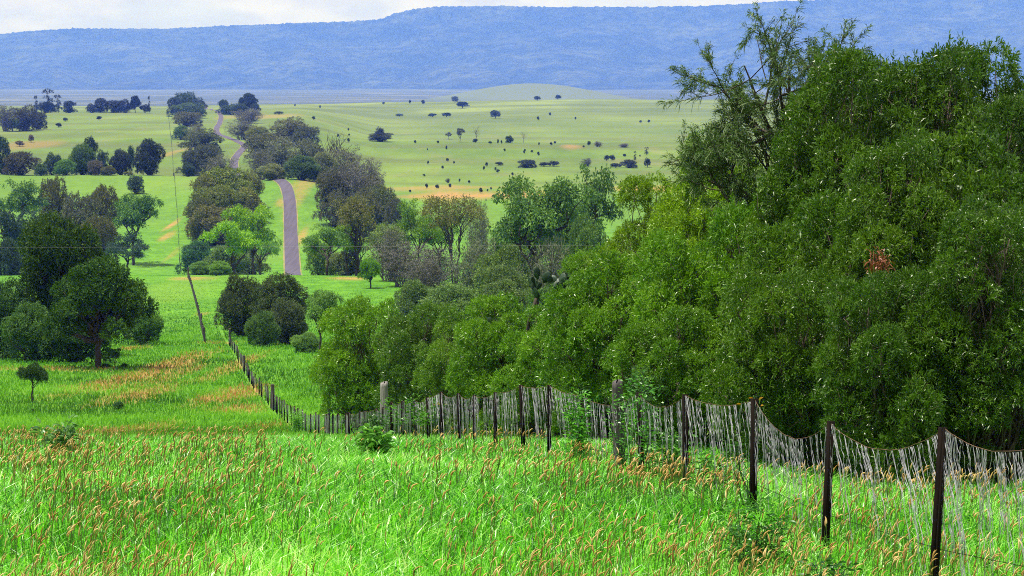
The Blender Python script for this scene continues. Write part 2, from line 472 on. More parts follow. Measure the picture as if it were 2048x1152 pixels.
road_px = [(585, 541, 640), (583, 500, 0), (581, 450, 0), (580, 415, 0), (577, 390, 0), (570, 370, 0), (560, 361, 0)]
path = [np.array([(588 - 1024) / F * 500, 500.]), np.array([(587 - 1024) / F * 570, 570.])]
for px, py, y0 in road_px:
    path.append(ground_at(px, py, max(y0, 600))[:2])
Y0 = path[-1][1]
for px, Y in ((530, Y0 + 70), (490, 1080), (470, 1180)):
    path.append(np.array([(px - 1024) / F * Y, Y]))
for px, py in ((471, 315), (480, 304), (489, 294)):
    path.append(ground_at(px, py, 1190)[:2])
ylast = path[-1][1]
for px, Y in ((470, ylast + 130), (440, ylast + 230)):
    path.append(np.array([(px - 1024) / F * Y, Y]))
for px, py in ((433, 264), (437, 250), (442, 237), (440, 229)):
    q = ground_at(px, py, path[-1][1] + 40)[:2]; path.append(q)
for px, Y in ((420, 2900), (414, 3600), (414, 4200)):
    path.append(np.array([(px - 1024) / F * Y, Y]))
path = [p for i, p in enumerate(path) if i == 0 or p[1] > path[i - 1][1] + 1]
ribbon('road_verge', path, 2.62, .06, M_GRAVEL, 700, kind='structure', label='thin gravel verge along both edges of the road')
ribbon('road', path, 2.2, .12, M_ROAD, 700, kind='structure', label='narrow grey sealed road climbing away between tree belts')

# ------------------------------------------------------------------ tree prototypes (unit height and width)
PROTO = {}


def limb(mb, a, b, r0, r1, rng, n=6, wig=.06, sides=5):
    a = np.asarray(a, float); b = np.asarray(b, float)
    t = np.linspace(0, 1, n)[:, None]
    P = a + (b - a) * t
    P[1:-1] += rng.normal(size=(n - 2, 3)) * wig * np.linalg.norm(b - a) * np.array([1, 1, .4])
    P[:, 2] += np.sin(t[:, 0] * math.pi) * .0
    mb.tube(P, np.linspace(r0, r1, n), sides)
    return P


def lobes(rng, n, zc, rx, rz, size, flat=1.0):
    """lobe centres inside an ellipsoid, denser towards its surface"""
    d = unit(rng.normal(size=(n, 3))); d[:, 2] = np.abs(d[:, 2]) * 1.1 - .35; d = unit(d)
    r = rng.uniform(.35, 1, n)[:, None] ** .5
    C = d * r * np.array([rx, rx, rz]) + np.array([0, 0, zc])
    s = size * rng.uniform(.65, 1.25, n)
    return C, np.stack([s, s, s * flat], 1)


def proto(key, seed, kind):
    rng = np.random.default_rng(seed)
    tk = MB()
    if kind == 'round':                 # dense tree on a clear trunk, 200 m away
        C, Rd = lobes(rng, 44, .61, .36, .31, .115, .9)
        ex = rng.uniform(-.36, .36, (14, 3)); ex[:, 2] = rng.uniform(.34, .5, 14)
        C = np.concatenate([C, ex]); Rd = np.concatenate([Rd, np.full((14, 3), .12)])
        limb(tk, (0, 0, -.03), (.01, 0, .30), .035, .027, rng, 6, .02, 8)
        for c in C: limb(tk, (0, 0, rng.uniform(.2, .38)), c, .014, .004, rng)
        cm = crown(rng, C, Rd, 4200, 10, .030, .012, .010, M_LEAF, keep=.12)
    elif kind == 'young':               # small tree with an uneven crown on two thin stems
        C, Rd = lobes(rng, 15, .66, .36, .24, .13, .9)
        C[:, 0] += .04
        limb(tk, (0, 0, -.03), (.03, 0, .55), .028, .016, rng, 6, .05, 6); limb(tk, (-.03, 0, -.03), (-.12, .02, .5), .016, .010, rng, 6, .06, 5)
        for c in C[::2]: limb(tk, (.02, 0, rng.uniform(.3, .5)), c, .011, .004, rng)
        cm = crown(rng, C, Rd, 1500, 9, .040, .015, .016, M_LEAF, keep=.1)
    elif kind == 'bush':                # domed bush, foliage down to the ground
        C, Rd = lobes(rng, 40, .46, .36, .41, .12, .95)
        extra = rng.uniform(-.32, .32, (8, 3)); extra[:, 2] = rng.uniform(.12, .3, 8)
        C = np.concatenate([C, extra]); Rd = np.concatenate([Rd, np.full((8, 3), .14)])
        for c in C[::2]: limb(tk, (rng.normal() * .03, rng.normal() * .03, -.03), c, .016, .004, rng)
        cm = crown(rng, C, Rd, 3600, 10, .030, .012, .011, M_LEAF, low=-.9, keep=.12)
    elif kind == 'dome':                # belt tree, flat domed layers
        C, Rd = lobes(rng, 30, .52, .37, .36, .14, .95)
        ex = rng.uniform(-.36, .36, (14, 3)); ex[:, 2] = rng.uniform(.08, .38, 14)
        C = np.concatenate([C, ex]); Rd = np.concatenate([Rd, np.full((14, 3), .15)])
        for c in C[::2]: limb(tk, (rng.normal() * .02, rng.normal() * .02, -.03), c, .016, .005, rng)
        cm = crown(rng, C, Rd, 2000, 9, .036, .016, .014, M_LEAF, low=-.5, keep=.12)
    elif kind == 'open':                # gum with bare forking limbs and separate leaf clusters
        C = []; Rd = []
        fork = rng.uniform(.22, .34)
        limb(tk, (0, 0, -.03), (.02, 0, fork), .026, .020, rng, 6, .03, 7)
        for k in range(6):
            a = k * 1.05 + rng.uniform(-.3, .3); h = rng.uniform(.55, .85); r = rng.uniform(.12, .30)
            e = np.array([math.cos(a) * r, math.sin(a) * r, h])
            P = limb(tk, (.02, 0, fork), e, .016, .007, rng, 7, .07)
            for j in range(4):
                o = e + np.array([rng.normal() * .10, rng.normal() * .10, rng.uniform(-.10, .14)])
                limb(tk, P[4], o, .007, .003, rng, 5, .08, 4)
                C.append(o); Rd.append(rng.uniform(.065, .12))
        C = np.array(C); Rd = np.array(Rd)[:, None] * np.array([[1.1, 1.1, .7]])
        cm = crown(rng, C, Rd, 1100, 8, .036, .014, .016, M_LEAF, droop=.35, keep=.5, low=-.6)
    elif kind == 'tall':                # slender forked trunks, thin crown at the top
        C = []; Rd = []
        for k in range(3):
            x = (k - 1) * .05
            P = limb(tk, (x, rng.normal() * .02, -.03), (x * 3 + rng.normal() * .05, rng.normal() * .05, .62), .015, .010, rng, 8, .02, 6)
            for j in range(6):
                o = P[-1] + np.array([rng.normal() * .15, rng.normal() * .15, rng.uniform(.02, .30)])
                limb(tk, P[4 + j % 4], o, .009, .003, rng, 6, .08, 4)
                C.append(o); Rd.append(rng.uniform(.08, .13))
        C = np.array(C); Rd = np.array(Rd)[:, None] * np.array([[1.1, 1.1, .75]])
        cm = crown(rng, C, Rd, 750, 7, .034, .012, .017, M_LEAF, droop=.3, keep=.6, low=-.6)
    elif kind == 'scrub':               # twiggy grey thicket
        tips = []
        for k in range(34):
            a = rng.uniform(0, 6.28); r = rng.uniform(.05, .42); h = rng.uniform(.5, .95)
            P = limb(tk, (math.cos(a) * r * .3, math.sin(a) * r * .3, -.03), (math.cos(a) * r, math.sin(a) * r, h * (1 - .4 * r)), .009, .002, rng, 6, .05, 4)
            tips += [P[2], P[3], P[4], P[5]]
        C = np.array(tips); Rd = rng.uniform(.06, .12, len(C))
        cm = crown(rng, C, Rd, 1000, 8, .048, .009, .02, M_SCRUB, droop=.0, up=.7, keep=.7, low=-.9, shell=.9)
    elif kind == 'tuft':                # far shrub or tree of a few pixels
        C, Rd = lobes(rng, 13, .46, .27, .34, .19, .95)
        limb(tk, (0, 0, -.05), (0, 0, .5), .05, .02, rng, 4, .02, 5)
        cm = crown(rng, C, Rd, 380, 6, .085, .05, .03, M_LEAF, low=-1)
    elif kind == 'pine':                # tall thin with tufts
        limb(tk, (0, 0, -.03), (.03, 0, .9), .03, .012, rng, 8, .02, 6)
        C = np.array([(.05, 0, .9), (-.2, .05, .86), (.22, .1, .84), (.1, -.1, .6), (-.15, 0, .5), (0, .1, .35), (.15, 0, .3), (-.1, -.1, .2), (.1, .1, .12)])
        Rd = np.array([.16, .13, .14, .16, .15, .2, .17, .22, .22])[:, None] * np.array([[1.2, 1.2, .5]])
        for c in C: limb(tk, (0, 0, c[2] - .08), c, .012, .005, rng, 4)
        cm = crown(rng, C, Rd, 320, 5, .06, .03, .02, M_LEAF, keep=.5)
    PROTO[key] = (tk.mesh(key + '_trunk', M_BARK_GREY if kind in ('scrub',) else M_BARK, True), cm, 1.0, 1.0)


for key, seed, kind in (('round0', 1, 'round'), ('round1', 2, 'round'), ('bush0', 3, 'bush'), ('bush1', 4, 'bush'), ('dome0', 5, 'dome'), ('dome1', 6, 'dome'), ('dome2', 7, 'dome'),
                        ('open0', 8, 'open'), ('open1', 9, 'open'), ('open2', 10, 'open'), ('tall0', 11, 'tall'), ('tall1', 12, 'tall'), ('scrub0', 13, 'scrub'), ('scrub1', 14, 'scrub'),
                        ('tuft0', 15, 'tuft'), ('tuft1', 16, 'tuft'), ('pine0', 17, 'pine'), ('young0', 18, 'young')):
    proto(key, seed, kind)

# wattle bushes near the fence: real leaves, built at metre scale (5 m tall and wide)


def wattle(key, seed, H=5.0, Wd=5.0):
    rng = np.random.default_rng(seed)
    tk = MB()
    v = (Wd / 5) ** 2 * H / 5
    C, Rd = lobes(rng, int(46 * v), .51 * H, .38 * Wd, .41 * H, .54, .85)
    m = int(18 * v)
    ex = np.stack([rng.uniform(-.36, .36, m) * Wd, rng.uniform(-.36, .36, m) * Wd, rng.uniform(.08, .45, m) * H], 1)
    C = np.concatenate([C, ex]); Rd = np.concatenate([Rd, np.full((m, 3), .60)])
    for k, c in enumerate(C):
        b = np.array([rng.normal() * .25, rng.normal() * .25, -.1])
        P = limb(tk, b, c, rng.uniform(.04, .07), .014, rng, 8, .05, 5)
        for j in range(5):
            d = unit(rng.normal(size=3)); d[2] = abs(d[2])
            limb(tk, P[5 + j % 3], c + Rd[k] * d * rng.uniform(.7, 1.4), .009, .003, rng, 5, .08, 4)
    cm = crown(rng, C, Rd, int(7600 * v ** .8), 13, .125, .024, .035, M_WATTLE, droop=.16, two=True, up=.25, out=.5, low=-.55, shell=.34, keep=.04, jit=.11)
    PROTO[key] = (tk.mesh(key + '_trunk', M_BARK_BROWN, True), cm, Wd, H)


for i in range(3):
    wattle('wattle%d' % i, 40 + i)
for i in range(2):
    wattle('wattle%d' % (i + 3), 50 + i, 8.0, 5.0)


def tree(key, name, label, cat, px, by, ty, wpx, Y=None, color=(.05, .09, .03), alpha=.3, rot=None, group=None, y0=60):
    """a tree whose foot stands on the ground under (px, by), or at distance Y when its foot is hidden"""
    if Y is not None and 640 < Y < 1000 and by > 356:
        Y = min(Y, hit(px, by, 640))
    if Y is None:
        g = ground_at(px, by, y0)
    else:
        x = (px - 1024) / F * Y
        g = np.array([x, Y, float(terrain(x, Y))])
    Y = g[1]
    x = at(px, (by + ty) / 2, Y)[0]
    z = float(terrain(x, Y))
    top = float(slope(ty)) * Y
    h = max(top - z, .25); w = wpx * Y / F
    if rot is None:
        rot = (px * 12.9898 + ty * 78.233) % 6.28
    pr = PROTO[key]
    root = link(name, None, None, (x, Y, z - .02), label=label, category=cat, group=group)
    root.rotation_euler = (0, 0, rot)
    hs = h / pr[3]; ws = w / pr[2]
    if key.startswith('wattle'):
        hs *= 1.06; ws = max(ws, .74 * hs)          # keep the leaves from being drawn out
    root.scale = (ws, ws, hs)
    t = link('trunk', pr[0], root)
    c = link('crown', pr[1], root)
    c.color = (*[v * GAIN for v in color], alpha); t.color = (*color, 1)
    return root


GAIN = 1.7
DK = (.022, .050, .016); OL = (.050, .095, .018); GR = (.060, .150, .020); BR = (.085, .26, .018); BL = (.026, .050, .034); GY = (.075, .085, .055); PA = (.10, .20, .055)
BW = (.072, .080, .028); MV = (.085, .080, .082)

# ---- big trees on the left of the meadow
LT = 'trees'
tree('round0', 'tree', 'round-crowned dark tree on a bare trunk standing in the open meadow', 'tree', 195, 737, 515, 205, None, (.026, .066, .007), .15)
tree('round1', 'tree', 'tallest dark tree behind the round-crowned meadow tree', 'tree', 125, 695, 425, 200, 240, (.024, .055, .007), .2)
tree('bush1', 'tree', 'small leafy tree touching the right side of the round-crowned meadow tree', 'tree', 285, 690, 607, 92, None, (.045, .11, .016), .2)
tree('bush0', 'tree', 'dark tree cut by the left picture edge beside the tallest meadow tree', 'tree', 5, 696, 545, 160, 236, (.03, .075, .016), .2)
tree('bush1', 'shrub', 'low dark shrub under the left side of the tallest meadow tree', 'shrub', 65, 700, 600, 140, 228, (.035, .085, .018), .2)
tree('bush0', 'shrub', 'dark undergrowth shrub between the meadow tree trunk and the tallest tree', 'shrub', 150, 698, 590, 150, 226, (.026, .065, .014), .2)
tree('young0', 'small_tree', 'small round tree alone low on the left meadow with a thin leaning trunk', 'small tree', 65, 806, 720, 66, None, (.022, .055, .014), .2, y0=100)
tree('open0', 'sapling', 'thin sapling beside the trunk of the round-crowned meadow tree', 'sapling', 230, 738, 695, 30, None, (.03, .09, .015), .1)
tree('tuft0', 'shrub', 'knee-high dark shrub alone in the meadow below the round-crowned tree', 'shrub', 237, 823, 802, 26, None, (.03, .08, .02), .1, y0=90)
tree('tuft1', 'shrub', 'tiny dark tuft just below the small round meadow tree', 'shrub', 65, 826, 816, 12, None, (.02, .05, .015), .1, y0=90)
tree('tuft1', 'shrub', 'low dark tuft right of the sapling under the meadow tree', 'shrub', 249, 736, 725, 14, None, (.02, .05, .015), .1)
tree('tuft0', 'shrub', 'low dark tuft between the meadow tree trunk and the sapling', 'shrub', 211, 737, 726, 20, None, (.02, .05, .015), .1)

# ---- trees in the hollow behind the left meadow crest
for a in (
    ('open1', 'green and dark gum on the left edge above the tall meadow trees', 30, 480, 358, 110, 720, (.05, .11, .02), .2),
    ('dome1', 'brown-topped tree rising between the two gum groups on the left', 108, 470, 345, 60, 740, BW, .6),
    ('open0', 'dark gum in the hollow close to the left edge', 20, 560, 420, 100, 600, BL, .1),
    ('dome2', 'blue-dark tree left of the tallest meadow tree, in the hollow', 75, 540, 415, 90, 620, BL, .2),
    ('dome0', 'grey-brown rounded tree left of the forked green gum', 205, 470, 362, 66, 730, BW, .5),
    ('dome1', 'grey-green tree between the brown-topped and grey-brown trees', 160, 480, 378, 75, 710, GY, .4),
    ('open2', 'green gum with a forked trunk in front of the open field strip', 265, 490, 385, 100, 690, (.055, .12, .022), .2),
    ('open1', 'dark blue gum directly below the forked green gum', 255, 548, 465, 80, 640, (.024, .050, .032), .1),
    ('dome2', 'pale green bush filling the gap above the tallest meadow tree', 100, 540, 440, 80, 655, (.07, .13, .03), .2),
    ('dome0', 'brownish bush right of the tallest meadow tree top', 190, 520, 425, 70, 665, BW, .5),
    ('bush1', 'dark bush at the left edge below the hollow gums', 10, 560, 470, 70, 530, BL, .2),
):
    tree(a[0], 'tree', a[1], 'tree', *a[2:5], a[5] * 1.2, a[6], a[7], a[8], group='trees in the hollow on the left')
tree('dome1', 'tree', 'single small dark tree on the bright field strip beside the far fence', 'tree', 271, 388, 348, 36, None, BL, .4, y0=600)

# ---- row along the second crest on the left
for a in (
    ('dome0', 'dark tree at the left end of the crest row', 4, 350, 268, 40, 1012, BL, .2), ('dome1', 'low dark brown tree of the crest row near the left edge', 42, 352, 300, 78, 1008, (.04, .04, .034), .6),
    ('dome2', 'narrow blue-dark tree left of the olive tree on the crest', 105, 352, 303, 38, 1010, BL, .2), ('bush0', 'olive green tree of the crest row, the brightest in it', 165, 352, 281, 62, 1014, (.055, .10, .02), .2),
    ('dome0', 'dark round top peeping over the olive crest tree', 182, 330, 268, 34, 1060, (.02, .035, .03), .1), ('bush1', 'light green low bush in front of the olive crest tree', 130, 353, 316, 50, 1004, (.065, .14, .022), .2),
    ('dome1', 'purple-brown bush right of the olive crest tree', 190, 353, 318, 36, 1003, MV, .6), ('dome2', 'dark thin tree between the olive and the blue-dark pair', 206, 350, 297, 26, 1016, BL, .3),
    ('bush0', 'left one of the two blue-dark trees on the crest', 241, 353, 294, 52, 1008, (.022, .032, .034), .3), ('bush1', 'largest blue-dark tree at the right end of the crest row', 299, 353, 273, 66, 1010, (.022, .034, .034), .3),
    ('tuft0', 'small dark crown peeping between the two blue-dark crest trees', 262, 330, 290, 16, 1040, BL, .1), ('bush1', 'brownish low bush below the left blue-dark crest tree', 216, 353, 330, 34, 1001, BW, .6),
    ('tuft1', 'small pale shrub at the foot of the two blue-dark trees', 257, 353, 342, 22, 999, (.10, .12, .05), .5), ('bush0', 'dim green bush in the gap right of the brown crest tree', 82, 353, 325, 30, 1003, (.05, .09, .03), .3),
):
    tree(a[0], 'tree', a[1], 'tree', *a[2:7], a[7], a[8], group='row of trees along the left crest')

# ---- far left
for a in (
    ('scrub0', 'grey wooded clump at the far left end of the upper field', 12, 263, 208, 60, None, (.05, .055, .055), .7), ('dome2', 'grey-blue tree in the middle of the far left clump', 48, 262, 208, 62, None, (.04, .045, .045), .6),
    ('dome1', 'dark right-hand tree of the far left clump', 75, 259, 220, 40, None, (.03, .038, .04), .4), ('tuft0', 'greenish low tree in front of the far left clump', 25, 263, 236, 30, None, (.05, .08, .05), .2),
    ('tuft1', 'second greenish low tree below the far left clump', 53, 261, 240, 22, None, (.05, .075, .05), .2), ('pine0', 'tall flat-topped tree standing above the far left tree line', 96, 221, 177, 30, None, (.018, .026, .03), .1),
    ('pine0', 'small conical tree left of the tall flat-topped one', 72, 222, 191, 14, None, (.02, .03, .035), .1), ('pine0', 'forked thin tree right of the tall flat-topped one', 116, 221, 189, 22, None, (.02, .03, .03), .1),
    ('dome0', 'dark rounded tree at the right end of the far left tree line', 140, 221, 200, 30, None, (.018, .026, .03), .1), ('dome1', 'dark low tree under the tall flat-topped tree', 92, 221, 202, 40, None, (.018, .026, .03), .1),
    ('dome2', 'first low tree of the dark skyline clump above the upper field', 184, 224, 206, 26, None, (.02, .026, .034), .2), ('dome0', 'second taller tree of the dark skyline clump', 200, 224, 194, 28, None, (.02, .026, .034), .2),
    ('dome1', 'third rounded tree of the dark skyline clump', 226, 224, 199, 38, None, (.02, .026, .034), .2), ('dome2', 'fourth broad tree of the dark skyline clump', 250, 224, 197, 36, None, (.02, .026, .034), .2),
    ('round0', 'upright narrow tree near the right end of the skyline clump', 270, 224, 191, 22, None, (.017, .024, .03), .1), ('tuft1', 'last low tree at the right end of the skyline clump', 290, 224, 208, 26, None, (.02, .026, .034), .2),
    ('pine0', 'tiny lone conifer right of the dark skyline clump', 298, 212, 192, 9, None, (.03, .04, .055), .1), ('tuft0', 'lone small tree in the middle of the upper left field', 198, 240, 232, 13, None, (.02, .03, .025), .1),
    ('tuft1', 'small dark shrub left in the upper left field', 117, 255, 245, 13, None, (.02, .03, .025), .1), ('tuft0', 'small shrub just above the dark shrub in the upper left field', 131, 243, 235, 11, None, (.03, .045, .03), .1),
    ('tuft1', 'brown dry bush on the lower part of the upper left field', 62, 285, 268, 14, None, (.10, .085, .06), .9), ('tuft0', 'flat brown shrub beside the dry bush in the upper field', 40, 293, 281, 22, None, (.09, .075, .05), .9),
):
    Y = a[6] or {True: 2420, False: 1900}[a[3] < 230]
    if a[3] > 230: Y = None
    tree(a[0], 'tree', a[1], 'tree', *a[2:6], Y, a[7], a[8], group='far trees on the left', y0=1150)

# ---- belt left of the road
for a in (
    ('dome0', 'dark tree at the top of the left road belt, left side', 352, 225, 192, 28, 2350, (.018, .026, .03), .1), ('dome1', 'highest tree at the top end of the left road belt', 372, 225, 181, 42, 2380, (.022, .036, .036), .1),
    ('dome2', 'dark right-hand tree at the top of the left road belt', 391, 226, 194, 36, 2330, (.018, .026, .03), .1), ('dome0', 'broad green-blue tree below the top of the left belt', 376, 236, 203, 62, 2150, (.030, .046, .036), .2),
    ('dome1', 'grey flat-crowned tree next down in the left belt', 375, 256, 221, 52, 1850, (.05, .052, .045), .6), ('bush0', 'bluish green tree on the field side of the left belt', 364, 284, 248, 34, 1560, (.04, .07, .05), .2),
    ('scrub1', 'grey tree in the left belt beside the bluish green one', 392, 284, 246, 50, 1540, (.06, .065, .05), .7), ('dome2', 'wide dark domed tree halfway along the left belt', 401, 314, 256, 72, 1350, (.034, .042, .030), .5),
    ('dome0', 'dark lower neighbour of the wide domed belt tree', 384, 352, 296, 48, 1180, (.028, .034, .030), .4), ('dome1', 'dark tree facing the far road bend in the left belt', 412, 345, 285, 64, 1190, (.030, .036, .030), .4),
    ('scrub0', 'grey thorny scrub at the crest end of the left belt', 443, 353, 308, 66, 1060, (.07, .072, .06), .7), ('bush1', 'dark bluish bush at the field side of the crest, left belt', 376, 354, 322, 26, 1040, (.022, .034, .034), .2),
    ('dome1', 'olive-brown domed tree crowning the lower left belt', 452, 430, 328, 104, 880, (.070, .090, .024), .7), ('dome0', 'brown domed tree left of the olive-brown belt crown', 412, 440, 342, 66, 870, (.060, .068, .026), .8),
    ('dome2', 'grey-brown tree of the lower belt nearest the road', 496, 420, 336, 50, 875, BW, .7), ('dome0', 'broad dark tree in the middle of the lower left belt', 440, 460, 365, 112, 820, (.055, .070, .024), .7),
    ('dome1', 'dark brown tree on the fence side of the lower left belt', 402, 478, 388, 54, 790, (.042, .050, .026), .6), ('dome2', 'brown layered tree on the road side of the lower belt', 484, 450, 372, 80, 805, (.066, .072, .028), .8),
    ('dome1', 'mauve-brown layered tree at the foot of the lower belt', 432, 490, 405, 96, 760, (.062, .062, .034), .9), ('dome0', 'dark low tree at the foot of the lower belt beside the road', 490, 480, 410, 60, 755, (.042, .055, .026), .5),
    ('dome2', 'dark edge tree low on the fence side of the belt', 408, 488, 420, 46, 735, (.036, .046, .026), .5),
    ('bush0', 'blue-green dense shrub at the foot of the left belt by the fence', 396, 545, 475, 72, 655, (.024, .056, .036), .1),
    ('open0', 'bright lime gum standing in front of the left belt', 470, 570, 440, 100, 540, (.085, .155, .012), .1), ('open2', 'upper lime gum leaning towards the road beside the first', 505, 560, 405, 92, 570, (.080, .140, .012), .2),
    ('open1', 'dull green gum right behind the two lime gums', 520, 560, 450, 60, 600, (.06, .12, .03), .4),
    ('bush1', 'dull green brush under the left lime gum', 452, 552, 486, 84, 610, (.045, .075, .03), .4), ('dome2', 'grey-green brush between the lime gums and the road', 505, 548, 482, 56, 620, (.055, .075, .04), .5),
    ('bush0', 'pale green shrub on the crest left below the lime gums', 402, 558, 520, 46, 465, (.05, .095, .028), .3), ('bush1', 'pale leafy shrub directly under the lime gums', 440, 560, 520, 42, 462, (.055, .105, .026), .3), ('tuft0', 'dark low shrub at the trunk foot of the lime gums', 432, 556, 540, 26, 456, DK, .1),
):
    tree(a[0], 'tree', a[1], 'tree', *a[2:5], a[5] * 1.22, a[6], [v * k for v, k in zip(a[7], (1.6, 1.7, 1.2))], a[8], group='tree belt left of the road')

# ---- belt right of the road
for a in (
    ('dome0', 'dark tree where the road tops the last rise, right side', 446, 226, 197, 22, 2350, (.018, .028, .03), .1), ('dome2', 'low dark tree at the top of the right road belt', 462, 226, 207, 30, 2330, (.022, .034, .03), .1),
    ('round0', 'tall dark tree marking the top of the right road belt', 496, 228, 186, 34, 2300, (.018, .026, .03), .1), ('dome1', 'dim tree filling the top of the right belt', 480, 228, 205, 32, 2280, (.022, .034, .032), .2),
    ('dome0', 'dark low tree at the outer top edge of the right belt', 511, 234, 205, 20, 2250, (.018, .026, .03), .1), ('scrub0', 'mauve-grey bare-looking tree in the upper right belt', 494, 262, 216, 62, 1900, (.060, .060, .068), .8),
    ('scrub1', 'large mauve-grey thicket beside the far road bend', 487, 290, 238, 66, 1560, (.055, .058, .066), .8), ('dome1', 'brown-grey tree at the outer side of the mauve thicket', 516, 290, 250, 44, 1500, BW, .7),
    ('dome2', 'highest grey-brown tree of the middle right belt', 576, 310, 232, 76, 1420, (.052, .055, .045), .7), ('dome1', 'dark tree on the pasture side of the middle right belt', 612, 310, 249, 48, 1400, (.035, .042, .034), .5),
    ('dome0', 'flat-topped grey tree in front of the middle belt', 530, 340, 262, 76, 1250, (.048, .052, .042), .7), ('scrub0', 'olive umbrella-topped tree with bare stems in the middle belt', 566, 345, 270, 92, 1180, (.065, .075, .045), .7),
    ('dome2', 'grey-green tree beside the dead tree in the middle belt', 612, 345, 275, 62, 1150, (.045, .052, .04), .6), ('scrub1', 'dull grey thicket above the road crest', 520, 352, 295, 56, 1080, (.055, .06, .055), .6),
    ('bush1', 'pale domed bush beside the road on the crest', 543, 360, 325, 52, 930, (.075, .085, .055), .5), ('bush0', 'dark green dense bush right where the road crests', 604, 360, 306, 66, 925, (.030, .052, .034), .3),
    ('bush1', 'pale grey-green bush right of the dense crest bush', 645, 366, 300, 56, 940, (.070, .080, .060), .6), ('scrub1', 'grey-brown tree at the foot of the dead tree', 685, 375, 290, 86, 960, (.058, .058, .05), .7),
    ('scrub0', 'mauve thicket on the pasture edge of the right belt', 730, 380, 314, 76, 920, (.062, .058, .066), .9), ('dome1', 'dark brown tree low beside the road in the right belt', 662, 410, 336, 56, 860, (.040, .042, .036), .6),
    ('scrub1', 'wide mauve-grey thicket in the middle of the right belt', 704, 420, 332, 104, 850, (.055, .053, .060), .9), ('dome0', 'grey tree over the wide mauve thicket, pasture side', 745, 410, 345, 56, 850, (.050, .050, .048), .7),
    ('dome2', 'dark tree at the road edge below the mauve thicket', 668, 440, 378, 60, 790, (.034, .038, .036), .6), ('dome1', 'dark olive tree at the lower pasture corner of the belt', 762, 440, 366, 76, 780, (.045, .055, .028), .5),
    ('dome0', 'last grey tree at the lower pasture corner of the belt', 788, 440, 390, 40, 765, (.042, .046, .040), .6), ('dome2', 'dull olive tree behind the tall brown-topped gum', 722, 450, 372, 66, 770, (.045, .048, .034), .6),
):
    tree(a[0], 'tree', a[1], 'tree', *a[2:5], a[5] * 1.22, a[6], [v * k for v, k in zip(a[7], (1.6, 1.7, 1.2))], a[8], group='tree belt right of the road')

# ---- gums and thickets in the middle, beyond the bushes
for a in (
    ('tall0', 'tall slender gum with a thin brown top and two bare trunks', 716, 558, 392, 116, 470, (.085, .085, .050), .8), ('open1', 'green low-branched gum left of the tall slender gum', 655, 558, 450, 92, 468, (.055, .105, .030), .3),
    ('open0', 'gum with a lime green top beside the tall slender gum', 695, 556, 448, 70, 476, (.080, .130, .018), .2), ('open2', 'pale gum with orange-tinged leaves right of the tall slender gum', 765, 560, 450, 80, 474, (.09, .13, .055), .6),
    ('tall1', 'thin grey-green gum on the right of the orange-tinged one', 800, 560, 440, 80, 480, (.085, .13, .055), .5), ('round1', 'small bright green tree alone on the bright crest', 741, 577, 514, 40, None, (.070, .140, .018), .1),
    ('open1', 'bright green gum left of the brown-topped forked gum', 838, 560, 398, 84, 480, (.068, .120, .020), .2), ('tall1', 'forked dark-trunked gum with a sparse brown crown', 908, 560, 388, 118, 430, (.075, .078, .038), .8),
    ('scrub1', 'grey sparse tree right of the forked dark-trunked gum', 955, 540, 398, 60, 460, (.085, .095, .08), .7), ('scrub0', 'grey-mauve leafless thicket right of the bright crest', 805, 600, 480, 110, 425, (.075, .07, .08), 1.),
    ('scrub1', 'second grey-mauve leafless thicket below the forked gum', 868, 600, 488, 110, 412, (.072, .068, .078), 1.), ('scrub0', 'grey-green brush right of the leafless thickets', 955, 600, 470, 120, 390, (.07, .085, .055), .6),
    ('bush1', 'olive brush at the foot of the leaning gum', 1010, 600, 480, 120, 345, (.052, .085, .030), .5), ('open2', 'large leaning gum with a long bare trunk above the bushes', 1068, 570, 348, 190, 330, (.050, .095, .032), .3),
    ('open1', 'gum with a bushy high crown right of the leaning gum', 1166, 560, 328, 135, 350, (.045, .085, .030), .3), ('bush0', 'green brush below the bushy high-crowned gum', 1170, 560, 415, 110, 320, (.045, .085, .028), .4),
    ('scrub1', 'dark twiggy brush between the leaning gum and the wattles', 1100, 590, 470, 130, 300, (.055, .065, .045), .6), ('bush1', 'grey-green bush above the prickly pear', 1010, 620, 520, 120, 262, (.055, .085, .038), .4),
    ('bush0', 'pale green bush in front of the leafless thickets', 905, 625, 556, 130, 282, (.065, .105, .045), .4), ('bush1', 'dull green bush at the left end of the brush, above the wattles', 830, 610, 552, 90, 300, (.055, .09, .040), .4),
    ('scrub1', 'grey brush between the slender gum and the leafless thickets', 780, 580, 450, 90, 440, (.08, .085, .07), .8), ('open2', 'dull green gum behind the forked dark-trunked gum', 880, 560, 420, 90, 500, (.07, .12, .04), .3),
    ('tall1', 'slim grey gum just left of the small lime tree', 715, 560, 470, 70, 480, (.07, .10, .04), .4), ('dome1', 'dull green tree low behind the green low-branched gum', 640, 556, 480, 60, 490, (.06, .10, .03), .3),
    ('bush1', 'grey-green brush behind the low-branched gum', 690, 556, 495, 70, 482, (.065, .085, .045), .5), ('dome2', 'green tree behind the large leaning gum, right of the lit grass', 1040, 560, 430, 110, 400, (.05, .09, .03), .4),
    ('open0', 'green gum filling the gap between the leaning and the bushy gum', 1120, 560, 390, 110, 380, (.05, .10, .03), .3), ('scrub0', 'grey thicket at the foot of the forked gum, left side', 850, 600, 510, 90, 395, (.07, .066, .076), 1.),
    ('bush0', 'shaded green brush hard behind the prickly pear', 1120, 640, 540, 130, 200, (.042, .085, .026), .3),
):
    tree(a[0], 'tree', a[1], 'tree', *a[2:5], a[5] * 1.2, a[6], [v * k for v, k in zip(a[7], (1.3, 1.4, 1.0))], a[8], group='gums and brush in the middle distance')

